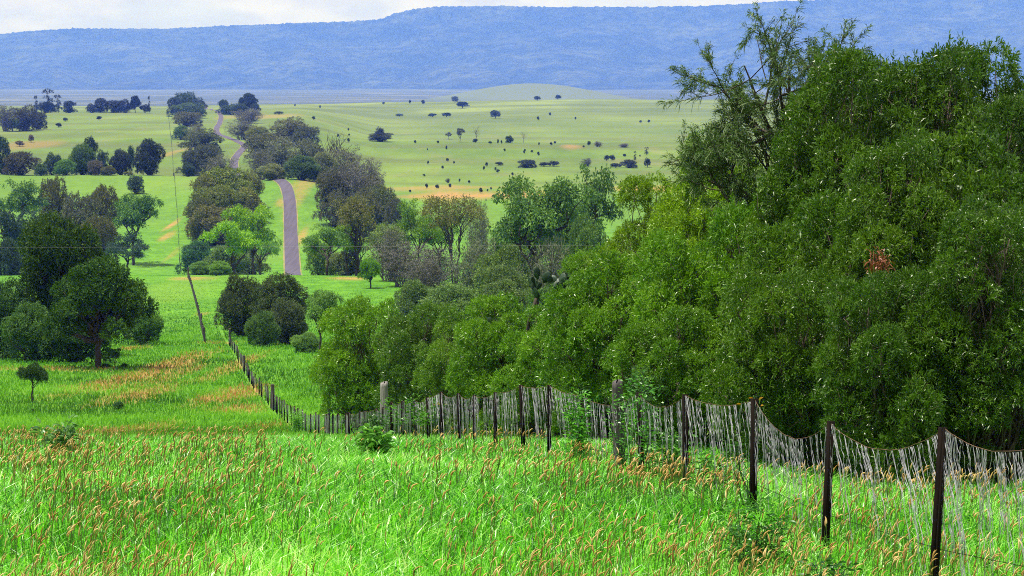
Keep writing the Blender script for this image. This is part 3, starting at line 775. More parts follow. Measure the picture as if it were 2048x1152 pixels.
# ---- bushes at the fence corner
for a in (
    ('bush0', 'broad dark olive bush at the fence corner, left one', 482, 660, 538, 112, 300, (.034, .056, .022), .5), ('bush1', 'broadest dark olive bush hiding the end of the road', 560, 690, 538, 135, 290, (.036, .060, .022), .4),
    ('bush0', 'grey-green rounded bush in front of the broadest olive bush', 572, 690, 590, 100, 272, (.042, .066, .028), .4), ('bush1', 'small green bush at the front of the fence corner bushes', 525, 690, 618, 76, 266, (.045, .095, .022), .2),
):
    tree(a[0], 'bush', a[1], 'bush', *a[2:7], a[7], a[8], group='bushes at the fence corner')
tree('open2', 'bush', 'pale open leafy bush left of the wattles above the green bank', 'bush', 640, 700, 578, 100, 240, (.075, .15, .035), .2)
tree('bush1', 'bush', 'low pale leafy growth at the top of the green bank', 'bush', 612, 695, 662, 70, 250, (.075, .15, .035), .2)

# ---- wattles behind the fence
WG = (.040, .115, .010)
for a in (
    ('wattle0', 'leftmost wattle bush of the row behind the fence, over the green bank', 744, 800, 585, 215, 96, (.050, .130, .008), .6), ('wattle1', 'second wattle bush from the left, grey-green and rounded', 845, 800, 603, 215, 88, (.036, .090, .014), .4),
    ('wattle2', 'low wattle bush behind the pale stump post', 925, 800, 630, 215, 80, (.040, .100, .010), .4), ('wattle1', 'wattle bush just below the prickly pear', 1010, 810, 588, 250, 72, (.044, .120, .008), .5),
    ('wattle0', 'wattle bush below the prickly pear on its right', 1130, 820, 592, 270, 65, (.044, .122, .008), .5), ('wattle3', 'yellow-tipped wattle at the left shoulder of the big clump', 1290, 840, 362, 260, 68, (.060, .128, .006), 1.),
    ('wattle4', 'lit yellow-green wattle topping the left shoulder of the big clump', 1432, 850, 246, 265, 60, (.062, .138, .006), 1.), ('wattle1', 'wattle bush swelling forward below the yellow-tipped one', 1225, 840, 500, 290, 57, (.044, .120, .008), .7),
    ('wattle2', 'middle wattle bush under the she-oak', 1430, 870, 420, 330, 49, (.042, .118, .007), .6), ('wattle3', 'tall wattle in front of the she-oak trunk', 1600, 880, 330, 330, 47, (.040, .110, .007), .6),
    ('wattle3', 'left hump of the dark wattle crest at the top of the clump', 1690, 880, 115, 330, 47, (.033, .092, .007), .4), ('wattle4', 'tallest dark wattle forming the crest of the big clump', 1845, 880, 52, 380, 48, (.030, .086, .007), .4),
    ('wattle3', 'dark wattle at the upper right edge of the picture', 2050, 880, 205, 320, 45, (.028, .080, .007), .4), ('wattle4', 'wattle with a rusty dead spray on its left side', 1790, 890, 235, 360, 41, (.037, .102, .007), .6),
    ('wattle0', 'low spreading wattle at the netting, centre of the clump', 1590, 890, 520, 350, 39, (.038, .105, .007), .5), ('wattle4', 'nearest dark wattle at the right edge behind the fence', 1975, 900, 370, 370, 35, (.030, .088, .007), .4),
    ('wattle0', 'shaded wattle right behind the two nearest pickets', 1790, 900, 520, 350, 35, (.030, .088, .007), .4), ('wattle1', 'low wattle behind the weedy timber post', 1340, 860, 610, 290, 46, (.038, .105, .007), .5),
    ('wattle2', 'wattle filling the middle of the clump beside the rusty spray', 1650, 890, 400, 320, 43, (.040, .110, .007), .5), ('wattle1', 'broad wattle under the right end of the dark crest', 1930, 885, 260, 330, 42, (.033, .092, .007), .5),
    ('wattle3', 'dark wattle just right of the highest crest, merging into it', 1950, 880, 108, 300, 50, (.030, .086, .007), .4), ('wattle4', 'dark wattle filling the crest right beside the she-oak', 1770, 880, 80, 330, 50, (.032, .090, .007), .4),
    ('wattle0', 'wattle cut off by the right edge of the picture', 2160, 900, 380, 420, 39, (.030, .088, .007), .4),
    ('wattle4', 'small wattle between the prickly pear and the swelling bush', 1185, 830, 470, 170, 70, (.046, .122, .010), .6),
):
    tree(a[0], 'wattle_bush', a[1], 'bush', *a[2:7], [v * k * (1.30 if a[2] < 1500 else .90) for v, k in zip(a[7], (1.22, 1.0, .8))], a[8], group='wattle bushes behind the fence')  # shade over the right-hand bushes is put into their darker leaf colour


# ------------------------------------------------------------------ she-oak
def grow(mb, rng, p, d, L, r, depth, tips, sides=5, bend=.25, up=.08):
    n = 5
    P = [np.array(p, float)]
    d = unit(np.array(d, float))
    for k in range(n):
        d = unit(d + rng.normal(size=3) * bend * .35 + np.array([0, 0, up]))
        P.append(P[-1] + d * L / n)
    mb.tube(np.array(P), np.linspace(r, r * .55, n + 1), sides, cap=False)
    if depth <= 1:
        tips += [(q, d) for q in P[1:]]
    if depth == 0:
        return
    for k in range(rng.integers(3, 5)):
        q = P[rng.integers(2, n + 1)]
        e = unit(d + rng.normal(size=3) * .75)
        grow(mb, rng, q, e, L * rng.uniform(.55, .78), r * .55, depth - 1, tips, max(3, sides - 1), bend, up)


def she_oak():
    rng = np.random.default_rng(77)
    Y = 52.0
    x = at(1570, 600, Y)[0]; z0 = float(terrain(x, Y))
    tk = MB(); tips = []
    H = float(slope(20)) * Y - z0
    trunk = limb(tk, (0, 0, -.1), (.1, 0, H * .66), .13, .09, rng, 8, .02, 8)
    for ang, el, L in ((180, 38, 1.7), (170, 60, 1.75), (150, 72, 1.7), (60, 80, 1.9), (25, 62, 1.7), (10, 45, 1.9), (-20, 35, 1.8), (200, 20, 1.5), (230, 55, 1.5), (300, 50, 1.5), (90, 60, 1.5), (120, 85, 2.1)):
        a, e = R(ang), R(el)
        grow(tk, rng, trunk[rng.integers(5, 8)], (math.cos(a) * math.cos(e), math.sin(a) * math.cos(e) * .7, math.sin(e)), L * (1.25 if ang > 140 else 1.08), .055, 3, tips, 5)
    tips = [t for t in tips if rng.random() < .8]
    P = np.array([t[0] for t in tips]); D = np.array([t[1] for t in tips])
    i = np.repeat(np.arange(len(P)), 18); n = len(i)
    p = P[i] + rng.normal(size=(n, 3)) * .03
    dd = unit(D[i] + rng.normal(size=(n, 3)) * .55 + np.array([0, 0, .25]))
    V, Fq, m = cards(p, dd, .20 * (.6 + .8 * rng.random(n)), .016, rng, .45, True)
    cv = rng.random(len(P))
    cm = mesh('she_oak_crown', V, Fq, M_NEEDLE, {'var': np.repeat(rng.random(n), m), 'clump': np.repeat(cv[i], m)})
    root = link('she_oak_tree', None, None, (x, Y, z0), label='wispy she-oak with fine needles and bare twigs rising over the wattles', category='tree')
    link('trunk', tk.mesh('she_oak_trunk', M_BARK, True), root)
    c = link('crown', cm, root); c.color = (.060, .125, .022, .5)
    return root


she_oak()

# ------------------------------------------------------------------ bare trees
def bare(name, label, px, by, ty, Y, seed, mat, group=None, spread=.75):
    rng = np.random.default_rng(seed)
    x = (px - 1024) / F * Y; z = float(terrain(x, Y)); h = float(slope(ty)) * Y - z
    tk = MB(); tw = MB()
    P = limb(tk, (0, 0, -.2), (.02 * h, 0, .45 * h), .022 * h, .014 * h, rng, 7, .02, 6)
    for k in range(6):
        a = k * 1.05
        grow(tw, rng, P[rng.integers(4, 7)], (math.cos(a) * spread, math.sin(a) * spread, .9), .30 * h, .009 * h, 2, [], 4)
    r = link(name, None, None, (x, Y, z), label=label, category='tree', group=group)
    link('trunk', tk.mesh('bare_trunk', mat, True), r); link('branches', tw.mesh('bare_branches', mat, True), r)


bare('dead_tree', 'bare dead tree with spreading branches above the right road belt', 664, 330, 250, 1040, 5, M_BARK)
bare('dead_tree', 'pale leafless tree forking over the far pasture, right of the dark bush', 1047, 287, 259, 1650, 6, M_BARK_GREY)
bare('dead_tree', 'whitish leafless tree left of the dark bush on the far pasture', 952, 286, 251, 1640, 8, M_BARK_GREY)

# ------------------------------------------------------------------ trees and shrubs dotted over the far right pasture
for a in (
    ('round0', 'lone round dark tree on a short trunk high on the far pasture', 925, 217, 203, 28, (.014, .026, .022)), ('tuft0', 'grey-blue lone shrub right of the lone round pasture tree', 991, 237, 220, 24, (.03, .045, .05)),
    ('tuft1', 'left one of the paired dark bushes high on the pasture', 865, 234, 226, 18, (.016, .03, .028)), ('tuft0', 'right one of the paired dark bushes high on the pasture', 893, 234, 225, 21, (.016, .03, .028)),
    ('dome1', 'wide grey clump alone on the middle pasture', 762, 283, 264, 56, (.035, .045, .042)), ('tuft1', 'taller tree rising from the wide grey pasture clump', 760, 283, 253, 24, (.035, .045, .045)),
    ('tuft0', 'left one of two dark trees on the pasture skyline', 1075, 201, 192, 15, (.012, .026, .024)), ('tuft1', 'right one of two dark trees on the pasture skyline', 1116, 199, 189, 15, (.012, .026, .024)),
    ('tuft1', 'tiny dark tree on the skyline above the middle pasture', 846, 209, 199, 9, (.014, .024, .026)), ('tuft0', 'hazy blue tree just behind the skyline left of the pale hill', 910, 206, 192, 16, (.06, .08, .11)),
    ('open0', 'thin pale tree with a flat crown on the middle pasture crest', 920, 285, 256, 20, (.05, .06, .05)), ('dome2', 'dark round bush on the pasture crest between the leafless trees', 1019, 286, 270, 17, (.014, .035, .022)),
    ('open1', 'small thin tree left of the flat-crowned pasture tree', 897, 279, 264, 15, (.05, .06, .05)), ('tuft0', 'dark low bush at the foot of the whitish leafless tree', 950, 286, 277, 13, (.014, .03, .022)),
    ('tuft1', 'flat greyish shrub at the upper left of the pasture', 558, 229, 222, 24, (.05, .07, .05)), ('tuft0', 'flat green shrub high in the middle of the pasture', 799, 233, 227, 18, (.05, .08, .055)),
    ('dome0', 'long dark arching bush on the lower pasture', 1052, 336, 318, 42, (.022, .034, .034)), ('tuft0', 'low dark shrub right of the arching pasture bush', 1088, 333, 324, 26, (.026, .036, .036)),
    ('tuft1', 'second low dark shrub right of the arching pasture bush', 1108, 333, 321, 26, (.03, .04, .04)), ('scrub0', 'grey twiggy bush on the lower pasture', 1174, 334, 315, 30, (.055, .06, .06)),
    ('tuft0', 'upright dark shrub over the lower pasture bushes, left', 1213, 322, 310, 13, (.016, .03, .028)), ('tuft1', 'upright dark shrub over the lower pasture bushes, right', 1224, 322, 309, 13, (.016, .03, .028)),
    ('dome1', 'broadest dark bush at the right of the lower pasture', 1258, 336, 318, 36, (.022, .032, .038)), ('tuft0', 'low dark bush left against the broadest pasture bush', 1232, 336, 326, 26, (.024, .034, .036)),
    ('pine0', 'thin dark tree beside the lit wattle on the lower pasture', 1293, 310, 294, 12, (.014, .026, .024)), ('tuft1', 'dark shrub below the thin dark tree at the wattle edge', 1295, 335, 315, 16, (.022, .034, .036)),
    ('pine0', 'narrow dark shrub between the pasture bushes and the thin tree', 1270, 322, 302, 8, (.016, .03, .028)), ('scrub1', 'pale mauve bush on the right of the pasture crest', 1196, 294, 282, 26, (.085, .085, .09)),
    ('scrub0', 'wide mauve bush beside the pale one on the pasture crest', 1249, 295, 286, 32, (.075, .07, .085)), ('tuft1', 'dark shrub on the lower pasture left of the arching bush', 998, 331, 323, 18, (.03, .045, .04)),
    ('scrub1', 'grey bush by the red soil strip', 896, 366, 356, 14, (.05, .055, .05)), ('tuft0', 'dark upright shrub on the red soil strip', 962, 387, 375, 8, (.02, .034, .028)), ('tuft1', 'dark shrub standing in the middle of the red soil strip', 874, 378, 368, 9, (.022, .038, .034)),
):
    tree(a[0], 'pasture_tree', a[1], 'tree', *a[2:6], None, a[6], .3, group='trees and bushes on the far pasture', y0=880)

DOTS = [(855, 299), (893, 298), (856, 327), (908, 326), (895, 321), (848, 351), (973, 331), (968, 339), (991, 340), (1009, 301), (1050, 301), (1064, 303), (1077, 310), (938, 365),
        (919, 363), (982, 378), (975, 381), (853, 375), (900, 374), (885, 336), (820, 383), (697, 260), (698, 270), (676, 273), (697, 283), (830, 285), (876, 285), (980, 286), (996, 286), (1003, 286),
        (1078, 289), (1102, 289), (1110, 286), (1167, 293), (1178, 290), (1048, 306), (1151, 238), (1298, 244), (1281, 244), (1076, 239), (1100, 230), (627, 238), (640, 215), (590, 211), (767, 207), (820, 206), (1025, 350), (996, 344), (1249, 312), (1280, 312)]
for i, (x, y) in enumerate(DOTS):
    k = 1 + .5 * ((i * 37) % 10) / 10
    tree(('tuft0', 'tuft1')[i % 2], 'shrub', 'tiny dark shrub, one of many scattered dots on the far right pasture', 'shrub', x, y + 2, y - (2.5 + 4 * ((i * 53) % 11) / 11) * k, (3.2 + 3 * ((i * 29) % 7) / 7) * k, None, (.02, .036, .028), .2,
         group='tiny shrubs scattered over the far pasture', y0=880)

# ------------------------------------------------------------------ prickly pear
def prickly_pear(px, py, Y, n, seed, label, size=.30):
    rng = np.random.default_rng(seed)
    a = np.linspace(0, 2 * math.pi, 15)[:-1]
    V = []; rings = [(-1, .02), (-.85, .45), (-.5, .80), (0, 1.), (.45, .92), (.8, .6), (1, .02)]
    for zz, rr in rings:
        V.append(np.stack([np.cos(a) * rr * .33, np.sin(a) * rr * .055, np.full(14, (zz + 1) * .5)], 1))
    i = np.arange(6)[:, None] * 14; j = np.arange(14)[None]; k = (j + 1) % 14
    Q = np.stack([i + j, i + k, i + 14 + k, i + 14 + j], -1).reshape(-1, 4)
    pm = mesh('cactus_pad', np.concatenate(V), Q, M_PAD, smooth=True)
    p0 = np.array(at(px, py, Y)); z = float(terrain(p0[0], Y))
    root = link('prickly_pear', None, None, (p0[0], Y, z), label=label, category='cactus')
    tk = MB(); pads = []
    stems = [np.array([rng.uniform(-.9, .9), rng.uniform(-.3, .3), p0[2] - z + rng.uniform(-.35, .1)]) for _ in range(9)]
    for s in stems:
        limb(tk, (s[0] * .3, s[1] * .3, -.1), s, .07, .05, rng, 7, .04, 7)
        pads.append((s, rng.uniform(-.3, .3), rng.uniform(-.3, .3)))
    link('trunk', tk.mesh('cactus_trunk', M_BARK, True), root)
    q = list(pads)
    while len(pads) < n:
        b, rx, ry = q.pop(0)
        tip = b + np.array([math.sin(ry), -math.sin(rx), 1]) * size * .92
        for _ in range(2):
            c = (tip + rng.normal(size=3) * .03, np.clip(rx + rng.normal() * .35, -.8, .8), np.clip(ry + rng.normal() * .5, -1.1, 1.1))
            pads.append(c); q.append(c)
    for b, rx, ry in pads[:n]:
        o = link('pad', pm, root, b)
        o.rotation_euler = (rx, ry, rng.uniform(-.9, .9)); s = size * rng.uniform(.8, 1.25); o.scale = (s, s, s)


prickly_pear(1122, 596, 69.0, 60, 3, 'dark prickly pear with many upright oval pads above the wattles', .29)
prickly_pear(1036, 655, 71, 14, 9, 'smaller prickly pear half sunk in the wattle left of the larger one', .26)

# rusty dead spray
def spray():
    rng = np.random.default_rng(12)
    p0 = np.array(at(1758, 528, 37.2))
    n = 230
    p = rng.normal(size=(n, 3)) * np.array([.09, .08, .11])
    D = rng.normal(size=(n, 3)) + np.array([0, -.2, -.3])
    V, Fq, m = cards(p, D, .10 * (.6 + .8 * rng.random(n)), .024, rng, .4, True)
    tk = MB(); limb(tk, (0, .5, -.5), (0, 0, .2), .015, .005, rng, 6, .05)
    root = link('dead_branch', None, None, p0, label='rusty brown spray of dead leaves caught in the wattle clump', category='branch')
    link('twig', tk.mesh('dead_twig', M_BARK, True), root)
    o = link('leaves', mesh('dead_leaves', V, Fq, M_DEADLEAF, {'var': np.repeat(rng.random(n), m), 'clump': np.repeat(rng.random(n), m)}), root)
    o.color = (.22, .075, .028, .8)


spray()

# ------------------------------------------------------------------ fences
def fence_x(Y): return -684 / F * Y + 1540 * 20 / F


def picket_mesh():
    """star picket: three thin blades, the front one pierced by wire holes"""
    mb = MB()
    H = 1.0
    for ang in (0, 125, -125):
        a = R(ang); c, s = math.cos(a), math.sin(a)
        for lo, hi in ((-.25, H),):
            w = .048 if ang else .042
            P = np.array([(-.006, 0), (.006, 0), (.006, -w), (-.006, -w)])
            q = np.stack([P[:, 0] * c - P[:, 1] * s, P[:, 0] * s + P[:, 1] * c], 1)
            V = np.concatenate([np.c_[q, np.full(4, lo)], np.c_[q, np.full(4, hi)]])
            mb.add(V, [(3, 2, 1, 0), (4, 5, 6, 7), (0, 1, 5, 4), (1, 2, 6, 5), (2, 3, 7, 6), (3, 0, 4, 7)])
    return mb.mesh('star_picket', M_PICKET)


def round_post(name, mat, seed, r=.11):
    rng = np.random.default_rng(seed)
    n = 14; zs = np.array([-.3, 0, .2, .4, .6, .8, .95, 1.0, 1.003])
    V = []
    for k, z in enumerate(zs):
        a = np.arange(n) * 2 * math.pi / n
        rr = r * (1.12 - .16 * z) * (1 + .07 * np.sin(a * 3 + seed) + .04 * rng.normal(size=n))
        if k == 8: rr = rr * .2
        V.append(np.stack([np.cos(a) * rr, np.sin(a) * rr, np.full(n, z) + (.02 * np.sin(a + seed) if 6 <= k else 0)], 1))
    i = np.arange(len(zs) - 1)[:, None] * n; j = np.arange(n)[None]; k = (j + 1) % n
    Q = np.stack([i + j, i + k, i + n + k, i + n + j], -1).reshape(-1, 4)
    return mesh(name, np.concatenate(V), Q, mat, smooth=False)


PICKET = picket_mesh(); POST_PALE = round_post('pale_timber_post', M_WOOD, 2); POST_DARK = round_post('dark_timber_post', M_WOOD_DARK, 3, .10)


def near_fence():
    rng = np.random.default_rng(21)
    root = link('wire_fence', None, None, (fence_x(20), 20, float(terrain(fence_x(20), 20))),
                label='sagging fence of dark steel pickets and torn wire netting running down the field', category='fence')
    o0 = np.array(root.location)
    near = [(2140, 862), (1880, 855), (1658, 843), (1512, 797), (1375, 789), (1286, 785), (1157, 790), (1098, 770), (1047, 770), (990, 785), (948, 790), (918, 786), (882, 783), (855, 795), (830, 799), (804, 800), (781, 803)]
    posts = []
    for px, ty in near:
        Y = 1540 * 20 / (px - 340); x = fence_x(Y); z = float(terrain(x, Y))
        posts.append((x, Y, z, max(1.1, min(1.62, float(slope(ty)) * Y - z))))
    Y = posts[-1][1] + 3.2
    while Y < 268:
        x = fence_x(Y) + rng.normal() * .06; z = float(terrain(x, Y))
        posts.append((x, Y, z, rng.uniform(1.12, 1.3)))
        Y += 3.2 + rng.normal() * .15
    special = {}
    tops = []
    for i, (x, Y, z, h) in enumerate(posts):
        p = np.array([x, Y, z]) - o0
        lx, ly = rng.normal() * .018, rng.normal() * .015
        if i == 1: lx = .045
        if i == 2: lx = .03
        if i == 6: lx = .07
        o = link('post', PICKET, root, p)
        o.scale = (1, 1, h); o.rotation_euler = (ly, lx, R(-15) + rng.normal() * .2)
        tops.append(p + np.array([math.sin(lx) * h, -math.sin(ly) * h, h - .01]))
    for px, Y, ty, mesh_, lean, sc in ((768, 74, 766, POST_PALE, .06, 1.15), (1240, 34.6, 764, POST_DARK, .05, .85), (540, None, 769, POST_DARK, .0, 1.3), (483, None, 711, POST_DARK, 0, 1.2), (455, None, 657, POST_DARK, 0, 1.3), (652, None, 806, POST_DARK, 0, .55)):
        if Y is None: Y = 1540 * 20 / (px - 340); x = fence_x(Y) + .05
        else: x = at(px, 850, Y)[0]
        z = float(terrain(x, Y)); h = float(slope(ty)) * Y - z
        o = link('timber_post', mesh_, root, np.array([x, Y, z]) - o0)
        o.scale = (sc, sc, h); o.rotation_euler = (0, lean, px)
        o['label'] = 'pale grey sawn-off timber post' if mesh_ is POST_PALE else 'dark weathered timber post'
    # top wire and netting
    wires = [MB(), MB()]; net = MB(); low = MB()
    for i in range(len(tops) - 1):
        a, b = tops[i], tops[i + 1]
        if b[1] - a[1] > 5.5: continue
        d = b - a; Lb = np.linalg.norm(d[:2])
        Yw = a[1] + o0[1]
        sag = rng.uniform(.10, .22) if Yw < 35 else rng.uniform(.03, .12)
        if i == 1: sag = .24
        if i == 2: sag = .30
        if i == 3: sag = .10
        t = np.linspace(0, 1, 15 if Yw < 60 else 7)
        P = a + d * t[:, None]; P[:, 2] -= sag * 4 * t * (1 - t) + rng.normal(size=len(t)) * .004
        rad = .0026 if Yw < 30 else .0032 if Yw < 60 else .004
        wires[0 if Yw < 118 else 1].tube(P, rad, 4, cap=False)
        hg = posts[i][3]
        n = int(np.clip(64 * 25 / Yw, 9, 64)) if Yw < 120 else 5
        slant = rng.uniform(.25, .55) if Yw < 60 else .1
        for s in np.sort(rng.random(n)):
            q = a + d * s; q[2] -= sag * 4 * s * (1 - s)
            z1 = float(terrain(q[0] + o0[0], q[1] + o0[1])) - o0[2]
            lng = (q[2] - z1) * rng.choice([.3, .45, .65, .95], p=[.25, .3, .25, .2])
            m = 16 if Yw < 60 else 8
            tt = np.linspace(0, 1, m)
            off = slant * lng * (tt * .9 + .25 * np.sin(tt * 2.5)) * (1 if rng.random() < .8 else -.3)
            W = np.zeros((m, 3)); dirn = d / np.linalg.norm(d)
            zig = (np.arange(m) % 4 < 2) * .026 + rng.normal(size=m) * .008
            W += q[None] + dirn[None] * (off + zig)[:, None] * -1
            W[:, 1] += np.cumsum(rng.normal(size=m)) * .006
            W[:, 2] = q[2] - lng * tt
            net.tube(W, .0020 * max(1, Yw / 42), 3, cap=False)
            if Yw < 70 and rng.random() < .55:          # a twisted neighbour strand, two strands bunching together
                W2 = W + dirn[None] * (np.sin(tt * rng.uniform(8, 16) + rng.random() * 6)[:, None] * .03)
                net.tube(W2, .0018 * max(1, Yw / 42), 3, cap=False)
        if Yw < 45:
            for hz in (.33,):
                A = a.copy(); B = b.copy(); A[2] -= hg * (1 - hz); B[2] -= posts[i + 1][3] * (1 - hz)
                low.tube(A + (B - A) * np.linspace(0, 1, 4)[:, None], .003, 4, cap=False)
    for wm in wires: link('top_wire', wm.mesh('top_wire', M_RUST), root)
    link('wire_netting', net.mesh('wire_netting', M_WIRE), root)
    link('strand_wire', low.mesh('strand_wire', M_PICKET), root)


near_fence()


def line_fence(name, label, pix, spacing, hmin, y0, step, big=()):
    rng = np.random.default_rng(len(pix))
    P = []
    Y = y0
    for px, py in pix:
        g = ground_at(px, py, Y); P.append(g[:2]); Y = g[1] + step
    P = np.array(P)
    L = np.linalg.norm(np.diff(P, axis=0), axis=1).sum()
    n = min(int(L / spacing), 95)
    C = spline(P, n)
    root = link(name, None, None, (C[0, 0], C[0, 1], float(terrain(*C[0]))), label=label, category='fence')
    o0 = np.array(root.location)
    tops = []; wires = [MB(), MB()]
    for i, (x, y) in enumerate(C):
        p = np.array([x, y, float(terrain(x, y))]) - o0
        h = hmin * rng.uniform(.9, 1.15); s = 1.6
        if i in (0, 1, n // 3, n - 1): h *= 1.45
        m = POST_DARK
        o = link('post', m, root, p); o.scale = (.75 * s if h > hmin * 1.3 else .42 * s,) * 2 + (h,)
        o.rotation_euler = (rng.normal() * .04, rng.normal() * .04, i)
        tops.append(p)
    for k, hz in enumerate((.95, .5)):
        wires[0].tube(np.array(tops) + np.array([0, 0, hz * hmin]), .012, 4, cap=False)
    link('wire', wires[0].mesh('fence_wire', M_PICKET), root)


line_fence('post_fence', 'old timber post fence climbing to the bright crest past the fence gap', [(410, 686), (404, 662), (397, 630), (388, 595), (380, 566), (376, 556)], 2.6, 1.25, 270, 4)
line_fence('stock_fence', 'long straight stock fence running up the far fields beside the road belt', [(361, 540), (358, 500), (355, 440), (352, 400), (349, 358), (345, 312), (341, 270), (337, 235)], 14, 1.35, 640, 8)


# ------------------------------------------------------------------ weeds along the fence
def weed(label, px, Y, h, w, n, color, seed, leafL=.10, feather=False, alpha=.3, name='weed', cat='weed', rise=0.0):
    rng = np.random.default_rng(seed)
    x = (px - 1024) / F * Y; z = float(terrain(x, Y))
    st = MB(); P = []; D = []
    for k in range(7):
        e = np.array([rng.normal() * w * .3, rng.normal() * w * .2, h * rng.uniform(.6, 1)])
        Q = limb(st, (rng.normal() * w * .12, rng.normal() * .05, -.05), e, .007, .003, rng, 8, .05, 4)
        for j in range(n // 7):
            t = rng.random() ** .7 * (len(Q) - 1.01); a = int(t)
            P.append(Q[a] + (Q[a + 1] - Q[a]) * (t - a)); dd = unit(rng.normal(size=3)); dd[2] = abs(dd[2]) * .6 + .1; D.append(dd)
        if feather:
            for j in range(26):
                a = rng.uniform(0, 6.28); zz = rng.uniform(-.18, .12)
                q = Q[-1] + np.array([0, 0, zz]); b = q + np.array([math.cos(a), math.sin(a), .35]) * rng.uniform(.05, .16)
                st.tube(np.array([q, (q + b) / 2 + [0, 0, .02], b]), .0022, 3, cap=False)
    P = np.array(P); D = np.array(D); m_ = len(P)
    P = P + D * rng.uniform(0, w * .25, (m_, 1))
    if rise: P = P[P[:, 2] > rise * h]; D = D[-len(P):]; m_ = len(P)
    V, Fq, m = cards(P, D, leafL * (.5 + rng.random(m_)), leafL * .3, rng, .3, True)
    root = link(name, None, None, (x, Y, z), label=label, category=cat)
    s_ = link('stems', st.mesh('weed_stems', M_WATTLE), root); s_.color = (.10, .26, .05, 0)
    o = link('leaves', mesh('weed_leaves', V, Fq, M_WATTLE, {'var': np.repeat(rng.random(m_), m), 'clump': np.repeat(rng.random(m_), m)}), root)
    o.color = (*color, alpha)


weed('tall bright green weed with a feathery seed head growing through the netting', 1165, 37.0, 1.55, .55, 900, (.10, .34, .03), 1, .09, True)
weed('bright feathery weed wrapped round the dark timber post', 1262, 34.2, 1.65, .75, 800, (.085, .27, .04), 2, .08, True)
weed('bright green weed with upright plumes at the picket right of the timber post', 1290, 32.0, 1.62, .35, 420, (.10, .33, .04), 3, .08, True)
weed('leafy creeper hanging over the netting near the pale post', 840, 60, 1.35, 1.0, 900, (.075, .22, .02), 4, .12, False, .2, 'creeper', 'creeper', .45)
weed('orange-leaved creeper tip on the picket beside the leafy creeper', 878, 57, 1.45, .40, 160, (.30, .15, .03), 5, .11, False, 1., 'creeper', 'creeper', .75)
weed('dark green bush of weeds before the netting, left of the pale post', 742, 71, .95, 1.0, 1500, (.035, .11, .02), 6, .10)
weed('rounded bright weed clump in the fence gap at the bottom of the dip', 592, 116, 1.15, 1.2, 1000, (.10, .30, .02), 7, .12)
weed('dark green weed clump in the tall grass before the two nearest pickets', 1525, 21.5, .85, .55, 1500, (.045, .16, .02), 8, .06, False, 0)
weed('weed clump seen through the netting left of the second picket', 1345, 31, 1.05, .7, 900, (.055, .18, .02), 9, .08)
weed('orange flowering twig caught on the netting beside the fourth picket', 1500, 26.6, 1.52, .22, 60, (.55, .24, .02), 10, .07, False, 0, 'flower_twig', 'flower', .86)
weed('feathery pale weed right behind the pale timber post', 790, 70, 1.3, .9, 700, (.075, .19, .04), 11, .10, True)
weed('low green weed behind the sagging netting near the weedy post', 1420, 28.5, .95, .6, 500, (.05, .17, .02), 13, .07)
weed('tall grass clump with pale arching blades left of the netting', 752, 40, .70, .5, 700, (.14, .34, .06), 14, .20, False, 0)
weed('dark leafy tuft rising over the foreground grass on the left', 110, 40, .85, .6, 420, (.10, .22, .07), 15, .16, False, 0)
weed('dark weed at the bottom right among the seed heads', 1655, 17.6, .62, .5, 800, (.035, .13, .02), 16, .06, False, 0)


# ------------------------------------------------------------------ grass
def grass_mat(name, stops, rough, spec, trans):
    m, nt = nodes(name)
    va = N_(nt, 'ShaderNodeAttribute', attribute_name='var')
    cr = N_(nt, 'ShaderNodeValToRGB'); nt.links.new(va.outputs['Fac'], cr.inputs[0])
    cr.color_ramp.elements[0].position = stops[0][0]; cr.color_ramp.elements[0].color = (*stops[0][1], 1)
    cr.color_ramp.elements[1].position = stops[-1][0]; cr.color_ramp.elements[1].color = (*stops[-1][1], 1)
    for p, c in stops[1:-1]:
        e = cr.color_ramp.elements.new(p); e.color = (*c, 1)
    bs = N_(nt, 'ShaderNodeBsdfPrincipled'); nt.links.new(cr.outputs[0], bs.inputs['Base Color'])
    bs.inputs['Roughness'].default_value = rough; bs.inputs['Specular IOR Level'].default_value = spec
    tr = N_(nt, 'ShaderNodeBsdfTranslucent'); nt.links.new(mixc(nt, 1.0, cr.outputs[0], (1.3, 1.45, .6), 'MULTIPLY'), tr.inputs['Color'])
    mx = N_(nt, 'ShaderNodeMixShader'); mx.inputs[0].default_value = trans
    nt.links.new(bs.outputs[0], mx.inputs[1]); nt.links.new(tr.outputs[0], mx.inputs[2])
    out = N_(nt, 'ShaderNodeOutputMaterial'); nt.links.new(mx.outputs[0], out.inputs['Surface'])
    return m


M_GRASS = grass_mat('grass_blade', [(0, (.010, .075, .005)), (.28, (.065, .33, .008)), (.56, (.17, .58, .016)), (.80, (.40, .74, .14)), (1, (.70, .78, .40))], .33, .5, .45)
M_MGRASS = grass_mat('meadow_blade', [(0, (.040, .12, .010)), (.4, (.115, .33, .014)), (.85, (.24, .50, .05)), (.9, (.32, .22, .08)), (1, (.46, .25, .10))], .6, .2, .35)
M_SEED = grass_mat('seed_head', [(0, (.32, .17, .045)), (.5, (.56, .36, .12)), (1, (.72, .55, .27))], .7, .2, .25)
M_STALK = grass_mat('seed_stalk', [(0, (.05, .12, .02)), (1, (.20, .22, .06))], .6, .3, .2)


def scatter(rng, n, y0, y1, power, umax=.29):
    """points over the wedge in front of the camera, density falling with distance"""
    t = rng.random(n)
    e = 2 - power
    Y = (y0 ** e + t * (y1 ** e - y0 ** e)) ** (1 / e)
    X = rng.uniform(-1, 1, n) * (umax * Y + 1.6)
    return X, Y


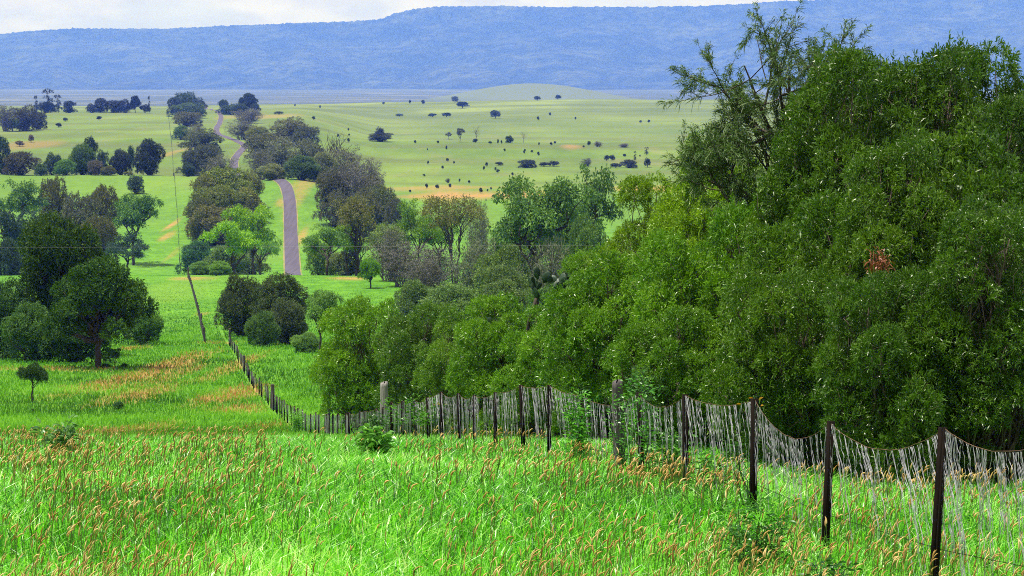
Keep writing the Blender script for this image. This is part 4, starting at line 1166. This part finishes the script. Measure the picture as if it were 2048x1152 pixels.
def blades(rng, X, Y, H, W, lean, wind, mat, name, var, **kw):
    n = len(X)
    Z = terrain(X, Y)
    a = rng.uniform(0, 2 * math.pi, n)
    l = lean * (.3 + rng.random(n)) * H
    dx = np.cos(a) * l + wind * H; dy = np.sin(a) * l
    fa = rng.uniform(0, math.pi, n); sx = np.cos(fa) * W * .5; sy = np.sin(fa) * W * .5
    b = np.stack([X, Y, Z - .02], 1)
    m1 = b + np.stack([dx * .22, dy * .22, H * .55], 1)
    tp = b + np.stack([dx, dy, H * (1 - .30 * (l / H))], 1)
    s = np.stack([sx, sy, np.zeros(n)], 1)
    V = np.stack([b - s, b + s, m1 + s * .8, tp, m1 - s * .8], 1).reshape(-1, 3)
    k = np.arange(n)[:, None] * 5
    Q = (k + [[0, 1, 2, 4]]); T = (k + [[4, 2, 3]])
    link(name, mesh(name, V, [Q, T], mat, {'var': np.concatenate([var, var])}), kind='stuff', **kw)


rng = np.random.default_rng(99)
X, Y = scatter(rng, 430000, 10.5, 75, 1.0)
pz = fbm(X / 2.2, Y / 3.5, 51, 3)
var = np.clip(.44 + (pz - .5) * .5 + rng.normal(size=len(X)) * .28, 0, 1)
H = (.22 + .22 * rng.random(len(X))) * (.75 + .5 * fbm(X / 1.3, Y / 1.8, 61, 2))
ok = ~((X > fence_x(Y) + 2.5) & (Y > 34) & (rng.random(len(X)) < .6)); X, Y, H, var = X[ok], Y[ok], H[ok], var[ok]
blades(rng, X, Y, H, .0100 * np.clip(Y / 16, 1, 3.0) * (.6 + .8 * rng.random(len(X))), .85, .12, M_GRASS, 'foreground_grass', var, label='tall bright green grass covering the foreground slope')

X, Y = scatter(rng, 430000, 60, 470, 1.3, .27)
ok = np.abs(X - fence_x(Y)) > .2
X, Y = X[ok], Y[ok]
pz = fbm(X / 7, Y / 16, 71, 4)
dryp = np.zeros(len(X))
for px, py, rx, ry, s in DRY:
    if py > 550:
        g = ground_at(px, py, 60); a_ = hit(px, py + ry, 60); b_ = min(hit(px, py - ry, 60), g[1] * 1.3)
        dd = np.sqrt(((X - g[0]) / (rx * g[1] / F)) ** 2 + ((Y - (a_ + b_) / 2) / max((b_ - a_) / 2, 1)) ** 2)
        dryp = np.maximum(dryp, s * np.clip(1.5 - dd + (fbm(X / 2, Y / 5, 81, 3) - .5) * 1.6, 0, 1))
var = np.clip(.38 + (pz - .5) * 1.5 + rng.normal(size=len(X)) * .2, 0, .84)
var = np.where(rng.random(len(X)) < dryp * .62, .9 + .1 * rng.random(len(X)), var)
blades(rng, X, Y, (.26 + .2 * rng.random(len(X))) * np.clip((480 - Y) / 180, .25, 1), .010 * np.clip(Y / 30, 1, 8), .5, .05, M_MGRASS, 'meadow_grass', var, label='shorter green grass with dry orange patches on the middle meadow')


def seed_heads():
    rng = np.random.default_rng(123)
    X, Y = scatter(rng, 60000, 10.5, 62, .9)
    px = 1024 + F * X / Y
    bare_ = np.exp(-((px - 720) / 380) ** 2)                     # hardly any heads in the lush strip down the middle
    d = np.clip(fbm(X / 1.1, Y / 2.0, 91, 3) * 2.2 - .70, 0, .65) * (1 - .9 * bare_)
    d = d * np.clip(1.7 - Y / 38, .25, 1) * np.where(X > fence_x(Y) + 1, .45, 1)
    ok = (rng.random(len(X)) < d) & ~((X > fence_x(Y) + .5) & (Y > 31))
    X, Y = X[ok], Y[ok]; n = len(X)
    Z = terrain(X, Y)
    hs = .34 + .24 * rng.random(n)
    a = rng.uniform(0, 6.28, n); ln = .05 + .07 * rng.random(n)
    base = np.stack([X, Y, Z - .02], 1)
    tip = base + np.stack([np.cos(a) * ln + .03, np.sin(a) * ln, hs], 1)
    # stalks : thin two-sided ribbons
    w = .0016 * np.clip(Y / 14, 1, 3)
    s = np.stack([w, w * .3, np.zeros(n)], 1)
    V = np.stack([base - s, base + s, tip + s, tip - s], 1).reshape(-1, 3)
    link('seed_stalks', mesh('seed_stalks', V, np.arange(4 * n).reshape(n, 4), M_STALK, {'var': rng.random(n)}), kind='stuff', label='thin stalks carrying the seed heads of the foreground grass')
    # heads : curved tapering spindles drooping to one side
    L = .07 + .06 * rng.random(n); bend = rng.uniform(.2, 1.7, n); ang = rng.normal(.2, .9, n)
    az = np.stack([np.cos(ang), np.sin(ang) * .6, np.zeros(n)], 1); az = unit(az)
    seg = np.array([0, .18, .45, .75, 1.]); rad = np.array([.35, 1, 1, .7, .08])
    P = [tip]
    for k in range(1, 5):
        th = bend * seg[k]
        dd = az * np.sin(th)[:, None] + np.array([0, 0, 1]) * np.cos(th)[:, None]
        P.append(P[-1] + dd * (L * (seg[k] - seg[k - 1]))[:, None])
    P = np.stack(P, 1)                                          # n,5,3
    r0 = .0050 * (.8 + .5 * rng.random(n)) * np.clip(Y / 17, 1, 1.8)
    side = np.cross(az, [0, 0, 1.0])
    ring = []
    for q in range(4):
        c, s_ = math.cos(q * math.pi / 2), math.sin(q * math.pi / 2)
        th = bend[:, None] * seg[None]
        nrm = az[:, None] * np.cos(th)[..., None] - np.array([0, 0, 1.]) * np.sin(th)[..., None]
        jit = 1 + .25 * rng.normal(size=(n, 5))
        ring.append(P + (side[:, None] * c + nrm * s_) * (r0[:, None] * rad[None] * jit)[..., None])
    V = np.stack(ring, 2).reshape(n, 20, 3)                     # n, 5*4
    i = np.arange(4)[:, None] * 4; j = np.arange(4)[None]; k = (j + 1) % 4
    q = np.stack([i + j, i + k, i + 4 + k, i + 4 + j], -1).reshape(-1, 4)
    Fq = (np.arange(n)[:, None, None] * 20 + q[None]).reshape(-1, 4)
    var = np.clip(.5 + .35 * rng.normal(size=n), 0, 1)
    link('seed_heads', mesh('seed_heads', V.reshape(-1, 3), Fq, M_SEED, {'var': np.repeat(var, 16)}, smooth=True), kind='stuff', label='drooping orange-brown foxtail seed heads above the foreground grass')


seed_heads()

# ------------------------------------------------------------------ overhead wire
mb = MB()
P = []
for t in np.linspace(0, 1, 40):
    p = np.array(at(-400 + 1900 * t, 494 - 6 * t + 10 * (4 * (t - .5) ** 2 - 1) * -.25, 150)); P.append(p)
mb.tube(np.array(P), .0024, 4, cap=False)
link('overhead_wire', mb.mesh('overhead_wire', M_WIRE), label='thin overhead wire crossing the valley in front of the gums', category='wire')

# ------------------------------------------------------------------ air
mb = MB(); mb.box((-16000, -300, -220), (16000, 35500, 1020))
m, nt = nodes('air')
pv = N_(nt, 'ShaderNodeVolumePrincipled')
pv.inputs['Color'].default_value = (.085, .195, 1.0, 1)
pv.inputs['Absorption Color'].default_value = (1, 1, 1, 1)
pv.inputs['Density'].default_value = 7.6e-5
pv.inputs['Anisotropy'].default_value = 0
out = N_(nt, 'ShaderNodeOutputMaterial'); nt.links.new(pv.outputs[0], out.inputs['Volume'])
link('haze', mb.mesh('haze', m), kind='stuff', label='pale blue air of the valley')

# ------------------------------------------------------------------ light
EL, AZ = R(74), R(-100)
w = bpy.data.worlds.new('World'); S.world = w; w.use_nodes = True
nt = w.node_tree; nt.nodes.clear()
sky = N_(nt, 'ShaderNodeTexSky', sky_type='NISHITA', sun_disc=False, sun_elevation=EL, sun_rotation=AZ, altitude=400.0, air_density=1.0, dust_density=1.5, ozone_density=1.0)
tc = N_(nt, 'ShaderNodeTexCoord')
mp = N_(nt, 'ShaderNodeMapping'); mp.inputs['Scale'].default_value = (5, 5, 15); nt.links.new(tc.outputs['Generated'], mp.inputs[0])
no = N_(nt, 'ShaderNodeTexNoise', i_Scale=2.2, i_Detail=7.0, i_Roughness=.55); nt.links.new(mp.outputs[0], no.inputs['Vector'])
cf = ramp(nt, no.outputs['Fac'], ((.30, .25), (.5, 1)))
n2 = N_(nt, 'ShaderNodeTexNoise', i_Scale=6.0, i_Detail=6.0, i_Roughness=.55); nt.links.new(mp.outputs[0], n2.inputs['Vector'])
cloud = mixc(nt, ramp(nt, n2.outputs['Fac'], ((.38, 0), (.62, 1))), (4.5, 4.25, 4.2), (5.9, 5.6, 5.2))
c = mixc(nt, cf, sky.outputs[0], cloud)
bg = N_(nt, 'ShaderNodeBackground'); bg.inputs['Strength'].default_value = .10
nt.links.new(c, bg.inputs['Color'])
out = N_(nt, 'ShaderNodeOutputWorld'); nt.links.new(bg.outputs[0], out.inputs['Surface'])

sd = bpy.data.lights.new('sun', 'SUN'); sd.energy = 5.0; sd.angle = R(.5); sd.color = (1, .955, .87)
sun = bpy.data.objects.new('sun', sd); COL.objects.link(sun)
d = Vector((math.sin(AZ) * math.cos(EL), math.cos(AZ) * math.cos(EL), math.sin(EL)))
sun.rotation_euler = d.to_track_quat('Z', 'Y').to_euler()
sun.location = (0, 0, 300)

S.view_settings.view_transform = 'Standard'; S.view_settings.look = 'None'
S.view_settings.exposure = .6; S.view_settings.gamma = 1
S.cycles.use_denoising = False
S.cycles.pixel_filter_type = 'BLACKMAN_HARRIS'; S.cycles.filter_width = 1.0
S.cycles.max_bounces = 7; S.cycles.diffuse_bounces = 3; S.cycles.glossy_bounces = 2; S.cycles.transmission_bounces = 4; S.cycles.transparent_max_bounces = 8
S.cycles.volume_bounces = 1
S.cycles.caustics_reflective = False; S.cycles.caustics_refractive = False
S.cycles.sample_clamp_indirect = 6
